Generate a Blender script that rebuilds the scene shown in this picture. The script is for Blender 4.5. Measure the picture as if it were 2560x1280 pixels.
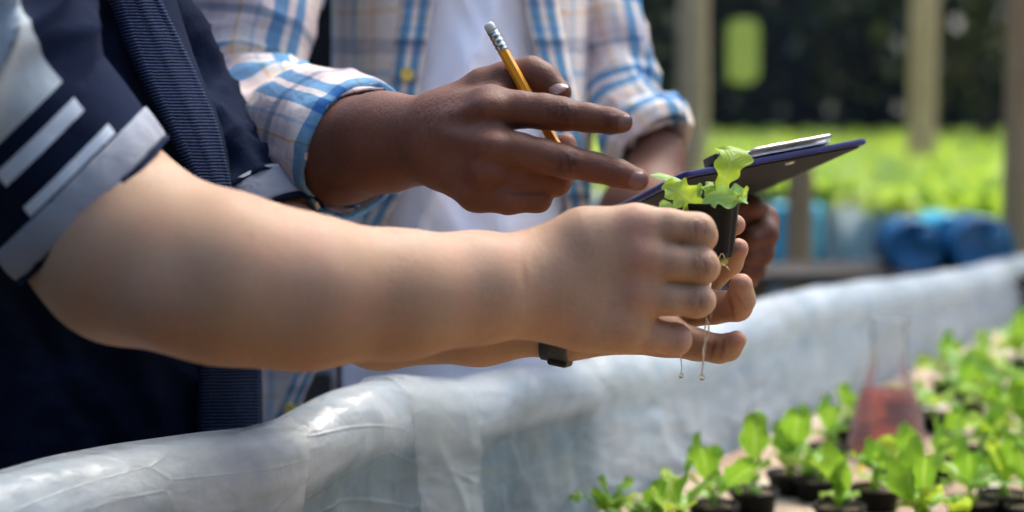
import bpy, math, random
import numpy as np
from mathutils import Vector, Matrix
random.seed(7); rng = np.random.default_rng(7)
for _o in list(bpy.data.objects): bpy.data.objects.remove(_o)
scene = bpy.context.scene
R = math.radians
# ------------------------------------------------------------------ camera
CAM_Z, FPX, HORIZON = 1.25, 4096.0, 280.0
PITCH = math.atan((640.0 - HORIZON) / FPX)
cam_d = bpy.data.cameras.new('camera'); cam = bpy.data.objects.new('camera', cam_d)
scene.collection.objects.link(cam); scene.camera = cam
cam.location = (0, 0, CAM_Z); cam.rotation_euler = (math.pi / 2 - PITCH, 0, 0)
cam_d.sensor_width = 36.0; cam_d.lens = 36.0 * FPX / 2560.0
cam_d.clip_start = 0.05; cam_d.clip_end = 500
cam_d.dof.use_dof = True; cam_d.dof.focus_distance = 1.08; cam_d.dof.aperture_fstop = 3.5
cam_d.dof.aperture_blades = 0
# ------------------------------------------------------------------ sky, sun, exposure
SUN_EL, SUN_AZ = 60.0, 38.0          # degrees; azimuth measured from +Y (behind the people) towards +X
world = bpy.data.worlds.new('World'); scene.world = world; world.use_nodes = True
wn = world.node_tree.nodes; wl = world.node_tree.links
sky = wn.new('ShaderNodeTexSky'); sky.sky_type = 'NISHITA'; sky.sun_disc = False
sky.sun_elevation = R(SUN_EL); sky.sun_rotation = R(SUN_AZ)
sky.air_density = 1.0; sky.dust_density = 3.0; sky.ozone_density = 1.0
wl.new(sky.outputs[0], wn['Background'].inputs[0]); wn['Background'].inputs[1].default_value = 0.145
sd = bpy.data.lights.new('sun', 'SUN'); sun = bpy.data.objects.new('sun', sd); scene.collection.objects.link(sun)
sd.energy = 1.1; sd.angle = R(18); sd.color = (1.0, 0.965, 0.91)
sdir = Vector((math.sin(R(SUN_AZ)) * math.cos(R(SUN_EL)), math.cos(R(SUN_AZ)) * math.cos(R(SUN_EL)), math.sin(R(SUN_EL))))
sun.rotation_euler = sdir.to_track_quat('Z', 'Y').to_euler(); sun.location = sdir * 20
vs = scene.view_settings; vs.view_transform = 'Standard'; vs.look = 'None'; vs.gamma = 1.0; vs.exposure = 1.55
vs.use_curve_mapping = False
scene.cycles.use_denoising = True; scene.cycles.max_bounces = 6; scene.cycles.transparent_max_bounces = 10; scene.cycles.use_adaptive_sampling = True; scene.cycles.adaptive_threshold = .05; scene.cycles.adaptive_min_samples = 24; scene.cycles.diffuse_bounces = 3
scene.cycles.caustics_reflective = False; scene.cycles.caustics_refractive = False

# ------------------------------------------------------------------ helpers: survey points, meshes, properties
FW = np.array([0, math.cos(PITCH), -math.sin(PITCH)]); UP = np.array([0, math.sin(PITCH), math.cos(PITCH)])
RT = np.array([1.0, 0, 0]); CP = np.array([0, 0, CAM_Z])
def P(px, py, D):
    """a point of the place surveyed from the photograph: its bearing (px, py) and its distance D in metres"""
    px, py, D = np.asarray(px, float), np.asarray(py, float), np.asarray(D, float)
    return CP + FW * D[..., None] + RT * ((px - 1280) / FPX * D)[..., None] - UP * ((py - 640) / FPX * D)[..., None]
def PV(px, py, D): return Vector(P(px, py, D))
def mm(rpx, D): return rpx * D / FPX
def on_level(px, py, z):
    d = FW + RT * (px - 1280) / FPX - UP * (py - 640) / FPX
    return CP + d * ((z - CAM_Z) / d[2])
COL = scene.collection; ORG = {}
def props(o, label=None, cat=None, group=None, kind=None):
    if label: o['label'] = label
    if cat: o['category'] = cat
    if group: o['group'] = group
    if kind: o['kind'] = kind
    return o
def empty(name, loc, label=None, cat=None, group=None):
    o = bpy.data.objects.new(name, None); COL.objects.link(o); o.location = loc; o.empty_display_size = 0.05
    ORG[o] = np.array(loc, float); return props(o, label, cat, group)
def mesh_data(name, v, f, mats, uv=None, smooth=True, mi=None):
    me = bpy.data.meshes.new(name)
    v = np.asarray(v, dtype=np.float64)
    me.from_pydata([tuple(x) for x in v.tolist()] if len(v) < 50000 else v.tolist(), [], f if isinstance(f, list) else f.tolist())
    for m in (mats if isinstance(mats, (list, tuple)) else [mats]): me.materials.append(m)
    if uv is not None:
        ul = me.uv_layers.new(name='UVMap'); li = np.empty(len(me.loops), dtype=np.int32)
        me.loops.foreach_get('vertex_index', li); ul.data.foreach_set('uv', np.asarray(uv, dtype=np.float32)[li].ravel())
    if smooth: me.polygons.foreach_set('use_smooth', np.ones(len(me.polygons), dtype=bool))
    if mi is not None: me.polygons.foreach_set('material_index', np.asarray(mi, dtype=np.int32))
    me.update(); return me
def obj(name, v, f, mats, parent=None, uv=None, smooth=True, mi=None, base=None):
    """one mesh object; v in world coordinates"""
    v = np.asarray(v, dtype=np.float64)
    if parent is not None: org = ORG[parent]
    elif base is not None: org = np.array(base, float)
    else:
        lo, hi = v.min(0), v.max(0); org = np.array([(lo[0] + hi[0]) / 2, (lo[1] + hi[1]) / 2, lo[2]])
    o = bpy.data.objects.new(name, mesh_data(name, v - org, f, mats, uv, smooth, mi)); COL.objects.link(o)
    ORG[o] = org
    if parent is not None: o.parent = parent
    else: o.location = org
    return o
def solid(o, t, off=-1.0):
    m = o.modifiers.new('thickness', 'SOLIDIFY'); m.thickness = t; m.offset = off; return o
def subd(o, n=1):
    m = o.modifiers.new('smooth', 'SUBSURF'); m.levels = n; m.render_levels = n; return o
def bevel(o, w, n=2):
    m = o.modifiers.new('bevel', 'BEVEL'); m.width = w; m.segments = n; m.limit_method = 'ANGLE'; return o
def grid_faces(nu, nv, closed_u=False):
    """vertex (i, j) -> i*nv + j"""
    i = np.arange(nu if closed_u else nu - 1)[:, None]; j = np.arange(nv - 1)[None, :]
    i2 = (i + 1) % nu
    return np.stack([i * nv + j, i2 * nv + j, i2 * nv + j + 1, i * nv + j + 1], -1).reshape(-1, 4)
def box(lo, hi):
    x0, y0, z0 = lo; x1, y1, z1 = hi
    v = [(x0, y0, z0), (x1, y0, z0), (x1, y1, z0), (x0, y1, z0), (x0, y0, z1), (x1, y0, z1), (x1, y1, z1), (x0, y1, z1)]
    return v, [(0, 3, 2, 1), (4, 5, 6, 7), (0, 1, 5, 4), (1, 2, 6, 5), (2, 3, 7, 6), (3, 0, 4, 7)]
def lathe(profile, n=32, c=(0, 0, 0)):
    v = []; m = len(profile)
    for i in range(n):
        a = 2 * math.pi * i / n
        for r, z in profile: v.append((c[0] + r * math.cos(a), c[1] + r * math.sin(a), c[2] + z))
    return np.array(v), grid_faces(n, m, True).tolist()
def smoothpath(pts, n):
    """Catmull-Rom through rows of pts (any dimension), n samples"""
    p = np.asarray(pts, float); p = np.vstack([2 * p[0] - p[1], p, 2 * p[-1] - p[-2]])
    s = np.linspace(0, len(p) - 3 - 1e-9, n); k = s.astype(int); t = (s - k)[:, None]
    a, b, c, d = p[k], p[k + 1], p[k + 2], p[k + 3]
    return 0.5 * (2 * b + (c - a) * t + (2 * a - 5 * b + 4 * c - d) * t * t + (3 * b - a - 3 * c + d) * t ** 3)
def unit(v): v = np.asarray(v, float); return v / (np.linalg.norm(v, axis=-1, keepdims=True) + 1e-12)
def _hash(ix, iy, iz):
    h = (ix.astype(np.int64) * 374761393 + iy.astype(np.int64) * 668265263 + iz.astype(np.int64) * 2147483647) & 0x7fffffff
    h = ((h ^ (h >> 13)) * 1274126177) & 0x7fffffff
    return ((h ^ (h >> 16)) & 0xffff) / 65535.0
def noise(x, y, z=0.0):
    """smooth value noise 0..1"""
    x, y, z = np.broadcast_arrays(np.asarray(x, float), np.asarray(y, float), np.asarray(z, float))
    ix, iy, iz = np.floor(x), np.floor(y), np.floor(z)
    fx, fy, fz = x - ix, y - iy, z - iz
    fx, fy, fz = (q * q * q * (q * (q * 6 - 15) + 10) for q in (fx, fy, fz))
    r = 0
    for a in (0, 1):
        for b in (0, 1):
            for c in (0, 1):
                w = (fx if a else 1 - fx) * (fy if b else 1 - fy) * (fz if c else 1 - fz)
                r = r + w * _hash(ix + a, iy + b, iz + c)
    return r
def ridge(x, y, z=0.0, p=2.0): return (1 - np.abs(2 * noise(x, y, z) - 1)) ** p
def interp(x, tab):
    t = np.asarray(tab, float); return np.interp(x, t[:, 0], t[:, 1])
def sinterp(x, tab, w):
    """interp smoothed over +-w"""
    return sum(interp(np.asarray(x) + q * w, tab) * k for q, k in ((-1, .15), (-.5, .22), (0, .26), (.5, .22), (1, .15)))
def frames(path):
    t = unit(np.gradient(path, axis=0)); n = np.zeros_like(t)
    ref = np.array([0, -1.0, 0.0]); ref = ref - t[0] * ref.dot(t[0]); n[0] = unit(ref)
    for i in range(1, len(t)):
        q = n[i - 1] - t[i] * n[i - 1].dot(t[i]); n[i] = unit(q)
    return t, n, np.cross(t, n)
def tube(path, rad, nu=24, disp=None, closed=True, phi0=-math.pi, phi1=math.pi, tilt=None):
    """rings along path; returns verts, faces, uv in metres, phi and arc arrays. tilt(i) shears ring i along the tangent"""
    path = np.asarray(path, float); rad = np.asarray(rad, float) * np.ones(len(path))
    t, n, b = frames(path); s = np.concatenate([[0], np.cumsum(np.linalg.norm(np.diff(path, axis=0), axis=1))])
    full = abs(phi1 - phi0) > 6.28
    ph = np.linspace(phi0, phi1, nu)
    PH, S = np.meshgrid(ph, s, indexing='ij')
    rr = rad[None, :] * np.ones_like(PH)
    if disp is not None: rr = rr + disp(PH, S)
    v = path[None] + rr[..., None] * (np.cos(PH)[..., None] * n[None] + np.sin(PH)[..., None] * b[None])
    if tilt is not None: v = v + tilt(PH, S)
    uv = np.stack([PH * float(rad.mean()), S], -1)
    return v.reshape(-1, 3), grid_faces(nu, len(path)), uv.reshape(-1, 2), PH, S, (t, n, b)

# ------------------------------------------------------------------ materials
class M:
    """small wrapper for a node material around one Principled BSDF"""
    def __init__(s, name, col=(.5, .5, .5), rough=.6, **kw):
        s.m = bpy.data.materials.new(name); s.m.use_nodes = True; s.n = s.m.node_tree.nodes; s.l = s.m.node_tree.links
        s.b = s.n['Principled BSDF']; s.set('Base Color', (*col, 1)); s.set('Roughness', rough)
        for k, v in kw.items(): s.set(k.replace('_', ' '), v)
    def set(s, k, v): s.b.inputs[k].default_value = v
    def node(s, t, **kw):
        n = s.n.new(t)
        for k, v in kw.items(): setattr(n, k, v)
        return n
    def link(s, a, b): s.l.new(a, b)
    def coord(s, out='Object', scale=(1, 1, 1), rot=(0, 0, 0)):
        tc = s.node('ShaderNodeTexCoord'); mp = s.node('ShaderNodeMapping')
        mp.inputs['Scale'].default_value = scale; mp.inputs['Rotation'].default_value = rot
        s.link(tc.outputs[out], mp.inputs['Vector']); return mp.outputs[0]
    def noise(s, scale, detail=3, vec=None, rough=.5, dist=0.0):
        n = s.node('ShaderNodeTexNoise'); n.inputs['Scale'].default_value = scale; n.inputs['Detail'].default_value = detail
        n.inputs['Roughness'].default_value = rough; n.inputs['Distortion'].default_value = dist
        s.link(vec if vec is not None else s.coord(), n.inputs['Vector']); return n.outputs['Fac']
    def ramp(s, fac, stops, interp='LINEAR'):
        r = s.node('ShaderNodeValToRGB'); cr = r.color_ramp; cr.interpolation = interp
        while len(cr.elements) > 1: cr.elements.remove(cr.elements[-1])
        for i, (p, c) in enumerate(stops):
            e = cr.elements[0] if i == 0 else cr.elements.new(p)
            e.position = p; e.color = (*c, 1) if len(c) == 3 else c
        s.link(fac, r.inputs[0]); return r.outputs[0]
    def math(s, op, a, b=None, clamp=False):
        n = s.node('ShaderNodeMath', operation=op); n.use_clamp = clamp
        for i, q in enumerate((a, b)):
            if q is None: continue
            if isinstance(q, (int, float)): n.inputs[i].default_value = q
            else: s.link(q, n.inputs[i])
        return n.outputs[0]
    def mix(s, fac, a, b, blend='MIX'):
        n = s.node('ShaderNodeMix', data_type='RGBA', blend_type=blend)
        for i, q in ((0, fac), (6, a), (7, b)):
            if isinstance(q, (int, float)): n.inputs[i].default_value = q
            elif isinstance(q, tuple): n.inputs[i].default_value = (*q, 1) if len(q) == 3 else q
            else: s.link(q, n.inputs[i])
        return n.outputs[2]
    def color(s, sock): s.link(sock, s.b.inputs['Base Color']); return s
    def bump(s, h, strength=.3, dist=.001):
        b = s.node('ShaderNodeBump'); b.inputs['Strength'].default_value = strength; b.inputs['Distance'].default_value = dist
        s.link(h, b.inputs['Height'])
        if s.b.inputs['Normal'].is_linked: s.link(s.b.inputs['Normal'].links[0].from_socket, b.inputs['Normal'])
        s.link(b.outputs[0], s.b.inputs['Normal']); return s
    def translucent(s, fac, col, clear=0.0):
        t = s.node('ShaderNodeBsdfTranslucent'); mx = s.node('ShaderNodeMixShader')
        if isinstance(col, tuple): t.inputs[0].default_value = (*col, 1)
        else: s.link(col, t.inputs[0])
        mx.inputs[0].default_value = fac; out = s.n['Material Output']
        s.link(s.b.outputs[0], mx.inputs[1]); s.link(t.outputs[0], mx.inputs[2]); top = mx.outputs[0]
        if clear > 0:
            tp = s.node('ShaderNodeBsdfTransparent'); m2 = s.node('ShaderNodeMixShader'); m2.inputs[0].default_value = clear
            s.link(top, m2.inputs[1]); s.link(tp.outputs[0], m2.inputs[2]); top = m2.outputs[0]
        s.link(top, out.inputs['Surface']); return s

def varied(name, c1, c2, scale=8, rough=.7, bump=0.0, bscale=300, bdist=.001, detail=4, **kw):
    m = M(name, c1, rough, **kw); m.color(m.ramp(m.noise(scale, detail), [(.3, c1), (.7, c2)]))
    if bump: m.bump(m.noise(bscale, 3), bump, bdist)
    return m.m
def cloth(name, c1, c2, thread=900, bump=.35, rough=.9, scale=9, sheen=.0):
    m = M(name, c1, rough); m.set('Specular IOR Level', .06)
    if sheen: m.set('Sheen Weight', sheen); m.set('Sheen Roughness', .5)
    uvx = m.coord('UV', (1, 1, 1))
    w1 = m.node('ShaderNodeTexWave', wave_type='BANDS', bands_direction='X'); w1.inputs['Scale'].default_value = thread
    w2 = m.node('ShaderNodeTexWave', wave_type='BANDS', bands_direction='Y'); w2.inputs['Scale'].default_value = thread
    m.link(uvx, w1.inputs[0]); m.link(uvx, w2.inputs[0])
    n = m.noise(scale, 5); m.color(m.ramp(n, [(.3, c1), (.7, c2)]))
    m.bump(m.math('ADD', w1.outputs['Fac'], w2.outputs['Fac']), bump * .5, .0003); m.bump(m.noise(42, 5, None, .6, .8), bump * 1.6, .003)
    return m.m
def skin(name, lo, hi, flush_crease, pale, sss=.07, srad=(.012, .004, .002), bump=.25):
    m = M(name, hi, .5); m.set('Subsurface Weight', sss); m.set('Subsurface Radius', srad); m.set('Subsurface Scale', .35)
    m.set('Specular IOR Level', .28)
    big = m.noise(14, 4); fine = m.noise(160, 4)
    c = m.ramp(big, [(.32, lo), (.68, hi)])
    c = m.mix(m.math('MULTIPLY', fine, .22), c, tuple(x * .72 for x in lo))
    a = m.node('ShaderNodeAttribute', attribute_name='flush_crease')
    c = m.mix(m.math('MULTIPLY', a.outputs['Fac'], m.math('ADD', m.math('MULTIPLY', m.noise(90, 3), .8), .35), True), c, flush_crease)
    b = m.node('ShaderNodeAttribute', attribute_name='pale'); c = m.mix(b.outputs['Fac'], c, pale)
    wr0 = m.node('ShaderNodeAttribute', attribute_name='wrinkle')
    lines = m.ramp(m.noise(300, 2, m.coord('Object', (1, 1, .3)), .5, .6), [(.40, (1, 1, 1)), (.52, (0, 0, 0))])
    c = m.mix(m.math('MULTIPLY', m.math('MULTIPLY', wr0.outputs['Fac'], lines), .8), c, tuple(x * .42 for x in lo))
    c = m.mix(m.math('MULTIPLY', wr0.outputs['Fac'], .14), c, tuple(x * .5 for x in lo))
    mott = m.ramp(m.noise(30, 6, None, .7), [(.42, (0, 0, 0)), (.66, (1, 1, 1))]); c = m.mix(m.math('MULTIPLY', mott, .38), c, flush_crease)
    d = m.node('ShaderNodeAttribute', attribute_name='mole_crease'); c = m.mix(d.outputs['Fac'], c, (.22, .045, .03))
    pores = m.ramp(m.noise(480, 3, None, .7), [(.40, (1, 1, 1)), (.62, (0, 0, 0))]); c = m.mix(m.math('MULTIPLY', pores, .20), c, tuple(x * .62 for x in lo))
    hair = m.ramp(m.noise(1.0, 3, m.coord('Object', (45, 420, 620), (0, .12, 0)), .6), [(.60, (0, 0, 0)), (.72, (1, 1, 1))]); c = m.mix(m.math('MULTIPLY', hair, .20), c, tuple(x * .5 for x in lo))
    m.color(c)
    m.bump(m.noise(420, 3, None, .6), bump * .7, .0010)
    v = m.node('ShaderNodeTexVoronoi'); v.inputs['Scale'].default_value = 620; m.link(m.coord(), v.inputs['Vector'])
    m.bump(v.outputs['Distance'], bump * .55, .0004); m.bump(m.noise(55, 5, rough=.62), bump, .0016)
    wr = m.node('ShaderNodeAttribute', attribute_name='wrinkle')
    m.bump(m.math('MULTIPLY', m.noise(230, 2, m.coord('Object', (1, 1, .35))), wr.outputs['Fac']), .9, .0022)
    m.link(m.ramp(m.noise(40, 4), [(.3, (.52,) * 3), (.7, (.68,) * 3)]), m.b.inputs['Roughness'])
    return m.m

MAT = {}
MAT['skin_a'] = skin('light_skin', (.40, .24, .132), (.51, .325, .20), (.50, .215, .145), (.62, .36, .25))
MAT['skin_b'] = skin('dark_skin', (.135, .052, .027), (.205, .088, .049), (.10, .036, .022), (.40, .19, .13), sss=.05, bump=.4)
MAT['nail_b'] = varied('nail', (.17, .078, .055), (.22, .105, .078), 60, .42)
MAT['nail_t'] = varied('thumb_nail', (.30, .17, .13), (.38, .23, .18), 60, .4)
MAT['nail_a'] = varied('nail_light', (.6, .36, .28), (.66, .42, .34), 60, .3)
MAT['navy'] = cloth('navy_jersey', (.006, .010, .024), (.010, .017, .040), bump=.4, scale=12)
MAT['navy_dark'] = cloth('navy_sleeve_jersey', (.006, .010, .024), (.011, .018, .042), bump=.4)
MAT['grey'] = cloth('grey_jersey', (.40, .46, .47), (.48, .54, .55), bump=.35)
MAT['cuffgrey'] = cloth('grey_rib_cuff', (.27, .29, .32), (.33, .35, .38), bump=.4, scale=25)
MAT['stripe'] = cloth('pale_stripe_tape', (.54, .62, .67), (.68, .75, .79), bump=.6, scale=60)
MAT['white'] = cloth('white_cotton', (.88, .88, .94), (.92, .92, .96), bump=.25)
def rib_mat():
    m = M('navy_rib_knit', (.015, .024, .055), .9); m.set('Specular IOR Level', .06)
    uv = m.coord('UV')
    w = m.node('ShaderNodeTexWave', wave_type='BANDS', bands_direction='Y'); w.inputs['Scale'].default_value = 135
    w.inputs['Distortion'].default_value = 1.6; w.inputs['Detail'].default_value = 2; m.link(uv, w.inputs[0])
    n = m.noise(400, 2)
    f = m.math('MULTIPLY', w.outputs['Fac'], m.math('ADD', m.math('MULTIPLY', n, .9), .25))
    m.color(m.ramp(f, [(.15, (.006, .010, .026)), (.75, (.026, .042, .088))]))
    m.bump(w.outputs['Fac'], .6, .0010); m.bump(m.noise(60, 4), .6, .003); return m.m
MAT['rib'] = rib_mat()
WH, BL, OR_, GP, NV, LB = (.93, .88, .82), (.17, .40, .64), (.93, .60, .26), (.72, .63, .63), (.32, .36, .42), (.56, .69, .80)
def plaid(name, ru, rv, su=9.4, sv=9.4, ou=0.0, ov=0.0):
    m = M(name, WH, .9); m.set('Specular IOR Level', .15)
    uv = m.node('ShaderNodeUVMap'); sp = m.node('ShaderNodeSeparateXYZ'); m.link(uv.outputs[0], sp.inputs[0])
    wob = m.noise(30, 2); wob = m.math('MULTIPLY', m.math('SUBTRACT', wob, .5), .05)
    fu = m.math('FRACT', m.math('ADD', m.math('ADD', m.math('MULTIPLY', sp.outputs[0], su), 50 + ou), wob))
    fv = m.math('FRACT', m.math('ADD', m.math('ADD', m.math('MULTIPLY', sp.outputs[1], sv), 50 + ov), wob))
    c = m.mix(1.0, m.ramp(fu, ru, 'CONSTANT'), m.ramp(fv, rv, 'CONSTANT'), 'MULTIPLY')
    c = m.mix(m.math('MULTIPLY', m.noise(70, 4), .22), c, m.mix(.5, c, (.35, .33, .36)))
    m.color(c)
    w = m.node('ShaderNodeTexWave', wave_type='BANDS', bands_direction='DIAGONAL'); w.inputs['Scale'].default_value = 700
    m.link(uv.outputs[0], w.inputs[0]); m.bump(w.outputs['Fac'], .2, .0003); m.bump(m.noise(34, 5, None, .6, 1.0), .7, .004)
    m.translucent(.12, c); return m.m
WARP = [(0, WH), (.06, BL), (.16, WH), (.21, BL), (.31, WH), (.40, LB), (.425, WH), (.53, OR_), (.545, (.84, .76, .74)), (.64, GP), (.78, (.84, .76, .74)), (.86, WH), (.92, OR_), (.932, WH)]
WEFT = [(0, WH), (.05, BL), (.14, WH), (.19, BL), (.28, WH), (.36, OR_), (.375, WH), (.46, (.84, .75, .73)), (.58, GP), (.68, NV), (.74, GP), (.82, (.86, .79, .76)), (.92, WH)]
WEFT2 = [(0, WH), (.08, GP), (.2, WH), (.32, OR_), (.335, WH), (.45, LB), (.5, WH), (.60, NV), (.70, GP), (.80, WH)]
WARPB = [(0, WH), (.08, LB), (.13, WH), (.30, (.80, .72, .70)), (.46, WH), (.54, LB), (.60, (.82, .80, .74)), (.72, WH), (.80, OR_), (.815, WH)]
WEFTB = [(0, WH), (.10, (.84, .76, .75)), (.28, WH), (.38, OR_), (.395, WH), (.58, (.62, .60, .64)), (.70, WH), (.82, LB), (.87, WH)]
MAT['plaid'] = plaid('plaid_cotton', WARP, WEFT, ou=.55)
MAT['plaid_body'] = plaid('plaid_cotton_body', WARPB, WEFTB, 8.2, 8.0, .05, .3)
MAT['placket'] = plaid('plaid_placket', [(0, WH), (.12, BL), (.40, WH), (.58, BL), (.88, WH)], WEFT2, 41, 14, .0, .1)
MAT['button'] = varied('yellow_button', (.62, .44, .07), (.7, .52, .12), 90, .35)
MAT['black'] = varied('black_plastic', (.006, .007, .007), (.011, .012, .011), 30, .5, .2, 200, Specular_IOR_Level=.1)
MAT['strap'] = varied('black_rubber', (.008, .008, .010), (.015, .015, .017), 40, .55, .2, 300)

# ------------------------------------------------------------------ implicit bodies: tapered capsules blended into one skin
class Prim:
    __slots__ = ('a', 'b', 'ra', 'rb', 'ba', 'l2', 'n', 's', 'c', 'reach')
    def __init__(s, a, b, ra, rb, n=None, fl=1.0):
        s.a, s.b, s.ra, s.rb = np.asarray(a, np.float32), np.asarray(b, np.float32), ra, rb
        s.ba = s.b - s.a; s.l2 = float(s.ba @ s.ba) + 1e-12; s.n = None if n is None else np.asarray(unit(n), np.float32); s.s = fl
        s.c = (s.a + s.b) / 2; s.reach = math.sqrt(s.l2) / 2 + max(ra, rb)
    def d(s, p):
        q = p - s.a; t = np.clip(q @ s.ba / s.l2, 0, 1)
        q = q - t[:, None] * s.ba
        if s.n is not None: q = q + (q @ s.n)[:, None] * s.n * (s.s - 1)
        return np.sqrt(np.einsum('ij,ij->i', q, q)) - (s.ra + (s.rb - s.ra) * t)
def cone(p, q, n=None, fl=1.0):
    """p, q = (px, py, D, radius in px)"""
    return Prim(P(*p[:3]), P(*q[:3]), mm(p[3], p[2]), mm(q[3], q[2]), n, fl)
def chain(*pts, n=None, fl=1.0): return [cone(a, b, n, fl) for a, b in zip(pts[:-1], pts[1:])]
def smin(a, b, k):
    h = np.maximum(k - np.abs(a - b), 0) / k
    return np.minimum(a, b) - h * h * h * k / 6.0
FAR = np.float32(0.08)
class Limb:
    def __init__(s, core, k, fingers=(), cuts=()):
        s.core, s.k, s.fingers, s.cuts = core, k, list(fingers), list(cuts)   # fingers: (prims, k_in, k_out); cuts: (prim, k)
        s.all = list(core) + [q for f in s.fingers for q in f[0]]
    def near(s, c, r):
        z = lambda q: np.linalg.norm(q.c - c) - q.reach < r
        return ([q for q in s.core if z(q)], [([q for q in f[0] if z(q)], f[1], f[2]) for f in s.fingers], [u for u in s.cuts if z(u[0])])
    def field(s, p, c, r):
        core, fing, cuts = s.near(c, r)
        base = np.full(len(p), FAR, np.float32)
        for q in core: base = smin(base, q.d(p), s.k)
        out = base
        for prims, ki, ko in fing:
            if not prims: continue
            f = np.full(len(p), FAR, np.float32)
            for q in prims: f = smin(f, q.d(p), ki)
            out = np.minimum(out, smin(base, f, ko))
        for q, k in cuts: out = -smin(-out, q.d(p), k)
        return out
def polygonize(limbs, h, n=14):
    prims = [q for L in limbs for q in L.all]
    cand = set(); B = n * h
    for q in prims:
        m = max(2, int(math.sqrt(q.l2) / (B * .5)) + 2); r = max(q.ra, q.rb) + .022
        for t in np.linspace(0, 1, m):
            c = q.a + q.ba * t; lo = np.floor((c - r) / B).astype(int); hi = np.floor((c + r) / B).astype(int)
            for i in range(lo[0], hi[0] + 1):
                for j in range(lo[1], hi[1] + 1):
                    for k in range(lo[2], hi[2] + 1): cand.add((i, j, k))
    g = np.arange(n + 1); G = np.stack(np.meshgrid(g, g, g, indexing='ij'), -1).reshape(-1, 3)
    Gf = (G * h).astype(np.float32); OFF, MM = 1 << 19, 1 << 20
    key = lambda I: ((I[:, 0] + OFF) * MM + I[:, 1] + OFF) * MM + I[:, 2] + OFF
    VK, VP, Q = [], [], []
    hd = B * math.sqrt(3) / 2
    corners = [(a, b, c) for a in (0, 1) for b in (0, 1) for c in (0, 1)]
    edges = [(u, v) for u in corners for v in corners if sum(v) - sum(u) == 1 and all(y >= x for x, y in zip(u, v))]
    for bl in cand:
        org = np.array(bl) * B; cen = (org + B / 2).astype(np.float32)
        act = [L for L in limbs if any(np.linalg.norm(q.c - cen) - q.reach < hd + .03 for q in L.all)]
        if not act: continue
        c1 = cen[None]
        d0 = min(float(L.field(c1, cen, hd + .04)[0]) for L in act)
        if abs(d0) > hd * 1.8 + .014: continue
        p = Gf + org.astype(np.float32)
        d = None
        for L in act:
            e = L.field(p, cen, hd + .035); d = e if d is None else smin(d, e, .0012)
        D = d.reshape(n + 1, n + 1, n + 1); S = D < 0
        if S.all() or not S.any(): continue
        cs = [S[a:n + a, b:n + b, c:n + c] for a, b, c in corners]
        tot = sum(x.astype(np.int8) for x in cs); I = np.argwhere((tot > 0) & (tot < 8))
        if len(I) == 0: continue
        acc = np.zeros((len(I), 3)); cnt = np.zeros(len(I))
        for u, v in edges:
            d1 = D[I[:, 0] + u[0], I[:, 1] + u[1], I[:, 2] + u[2]]; d2 = D[I[:, 0] + v[0], I[:, 1] + v[1], I[:, 2] + v[2]]
            m = (d1 < 0) != (d2 < 0)
            t = np.where(m, d1 / np.where(d1 == d2, 1, d1 - d2), 0)[:, None]
            acc += np.where(m[:, None], np.array(u) + t * (np.array(v) - np.array(u)), 0); cnt += m
        gi = I + np.array(bl) * n
        VK.append(key(gi)); VP.append((gi + acc / cnt[:, None]) * h)
        for ax in range(3):
            o = [0, 0, 0]; o[ax] = 1
            s0 = S[:n, :n, :n]; s1 = S[o[0]:n + o[0], o[1]:n + o[1], o[2]:n + o[2]]
            E = np.argwhere(s0 != s1)
            if len(E) == 0: continue
            ins = s0[E[:, 0], E[:, 1], E[:, 2]]; ge = E + np.array(bl) * n
            b1 = np.zeros(3, int); b1[(ax + 1) % 3] = 1; b2 = np.zeros(3, int); b2[(ax + 2) % 3] = 1
            q = np.stack([key(ge - b1 - b2), key(ge - b2), key(ge), key(ge - b1)], 1)
            q[~ins] = q[~ins][:, ::-1]; Q.append(q)
    VK = np.concatenate(VK); VP = np.concatenate(VP); Q = np.concatenate(Q)
    o = np.argsort(VK); VK, VP = VK[o], VP[o]
    idx = np.searchsorted(VK, Q); idx = np.minimum(idx, len(VK) - 1); ok = (VK[idx] == Q).all(1)
    F = idx[ok]
    E = np.concatenate([F[:, [0, 1]], F[:, [1, 2]], F[:, [2, 3]], F[:, [3, 0]]]); V = VP
    cnt = np.bincount(np.concatenate([E[:, 0], E[:, 1]]), minlength=len(V))[:, None]
    for lam in (.5, -.52, .5, -.52, .5, -.52, .35):
        s = np.stack([np.bincount(E[:, 0], V[E[:, 1], k], len(V)) + np.bincount(E[:, 1], V[E[:, 0], k], len(V)) for k in range(3)], 1)
        V = V + lam * (s / np.maximum(cnt, 1) - V)
    return V, F
def add_attr(o, name, spots):
    """spots: list of (point, radius, weight): pigment or texture mask stored per vertex"""
    me = o.data; n = len(me.vertices); co = np.empty(n * 3, np.float32); me.vertices.foreach_get('co', co)
    co = co.reshape(-1, 3) + ORG[o].astype(np.float32); w = np.zeros(n, np.float32)
    for c, r, k in spots:
        d = np.linalg.norm(co - np.asarray(c, np.float32), axis=1) / r
        w = np.maximum(w, k * np.clip(1 - d * d, 0, 1) ** 1.5)
    me.attributes.new(name, 'FLOAT', 'POINT').data.foreach_set('value', w)
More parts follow.
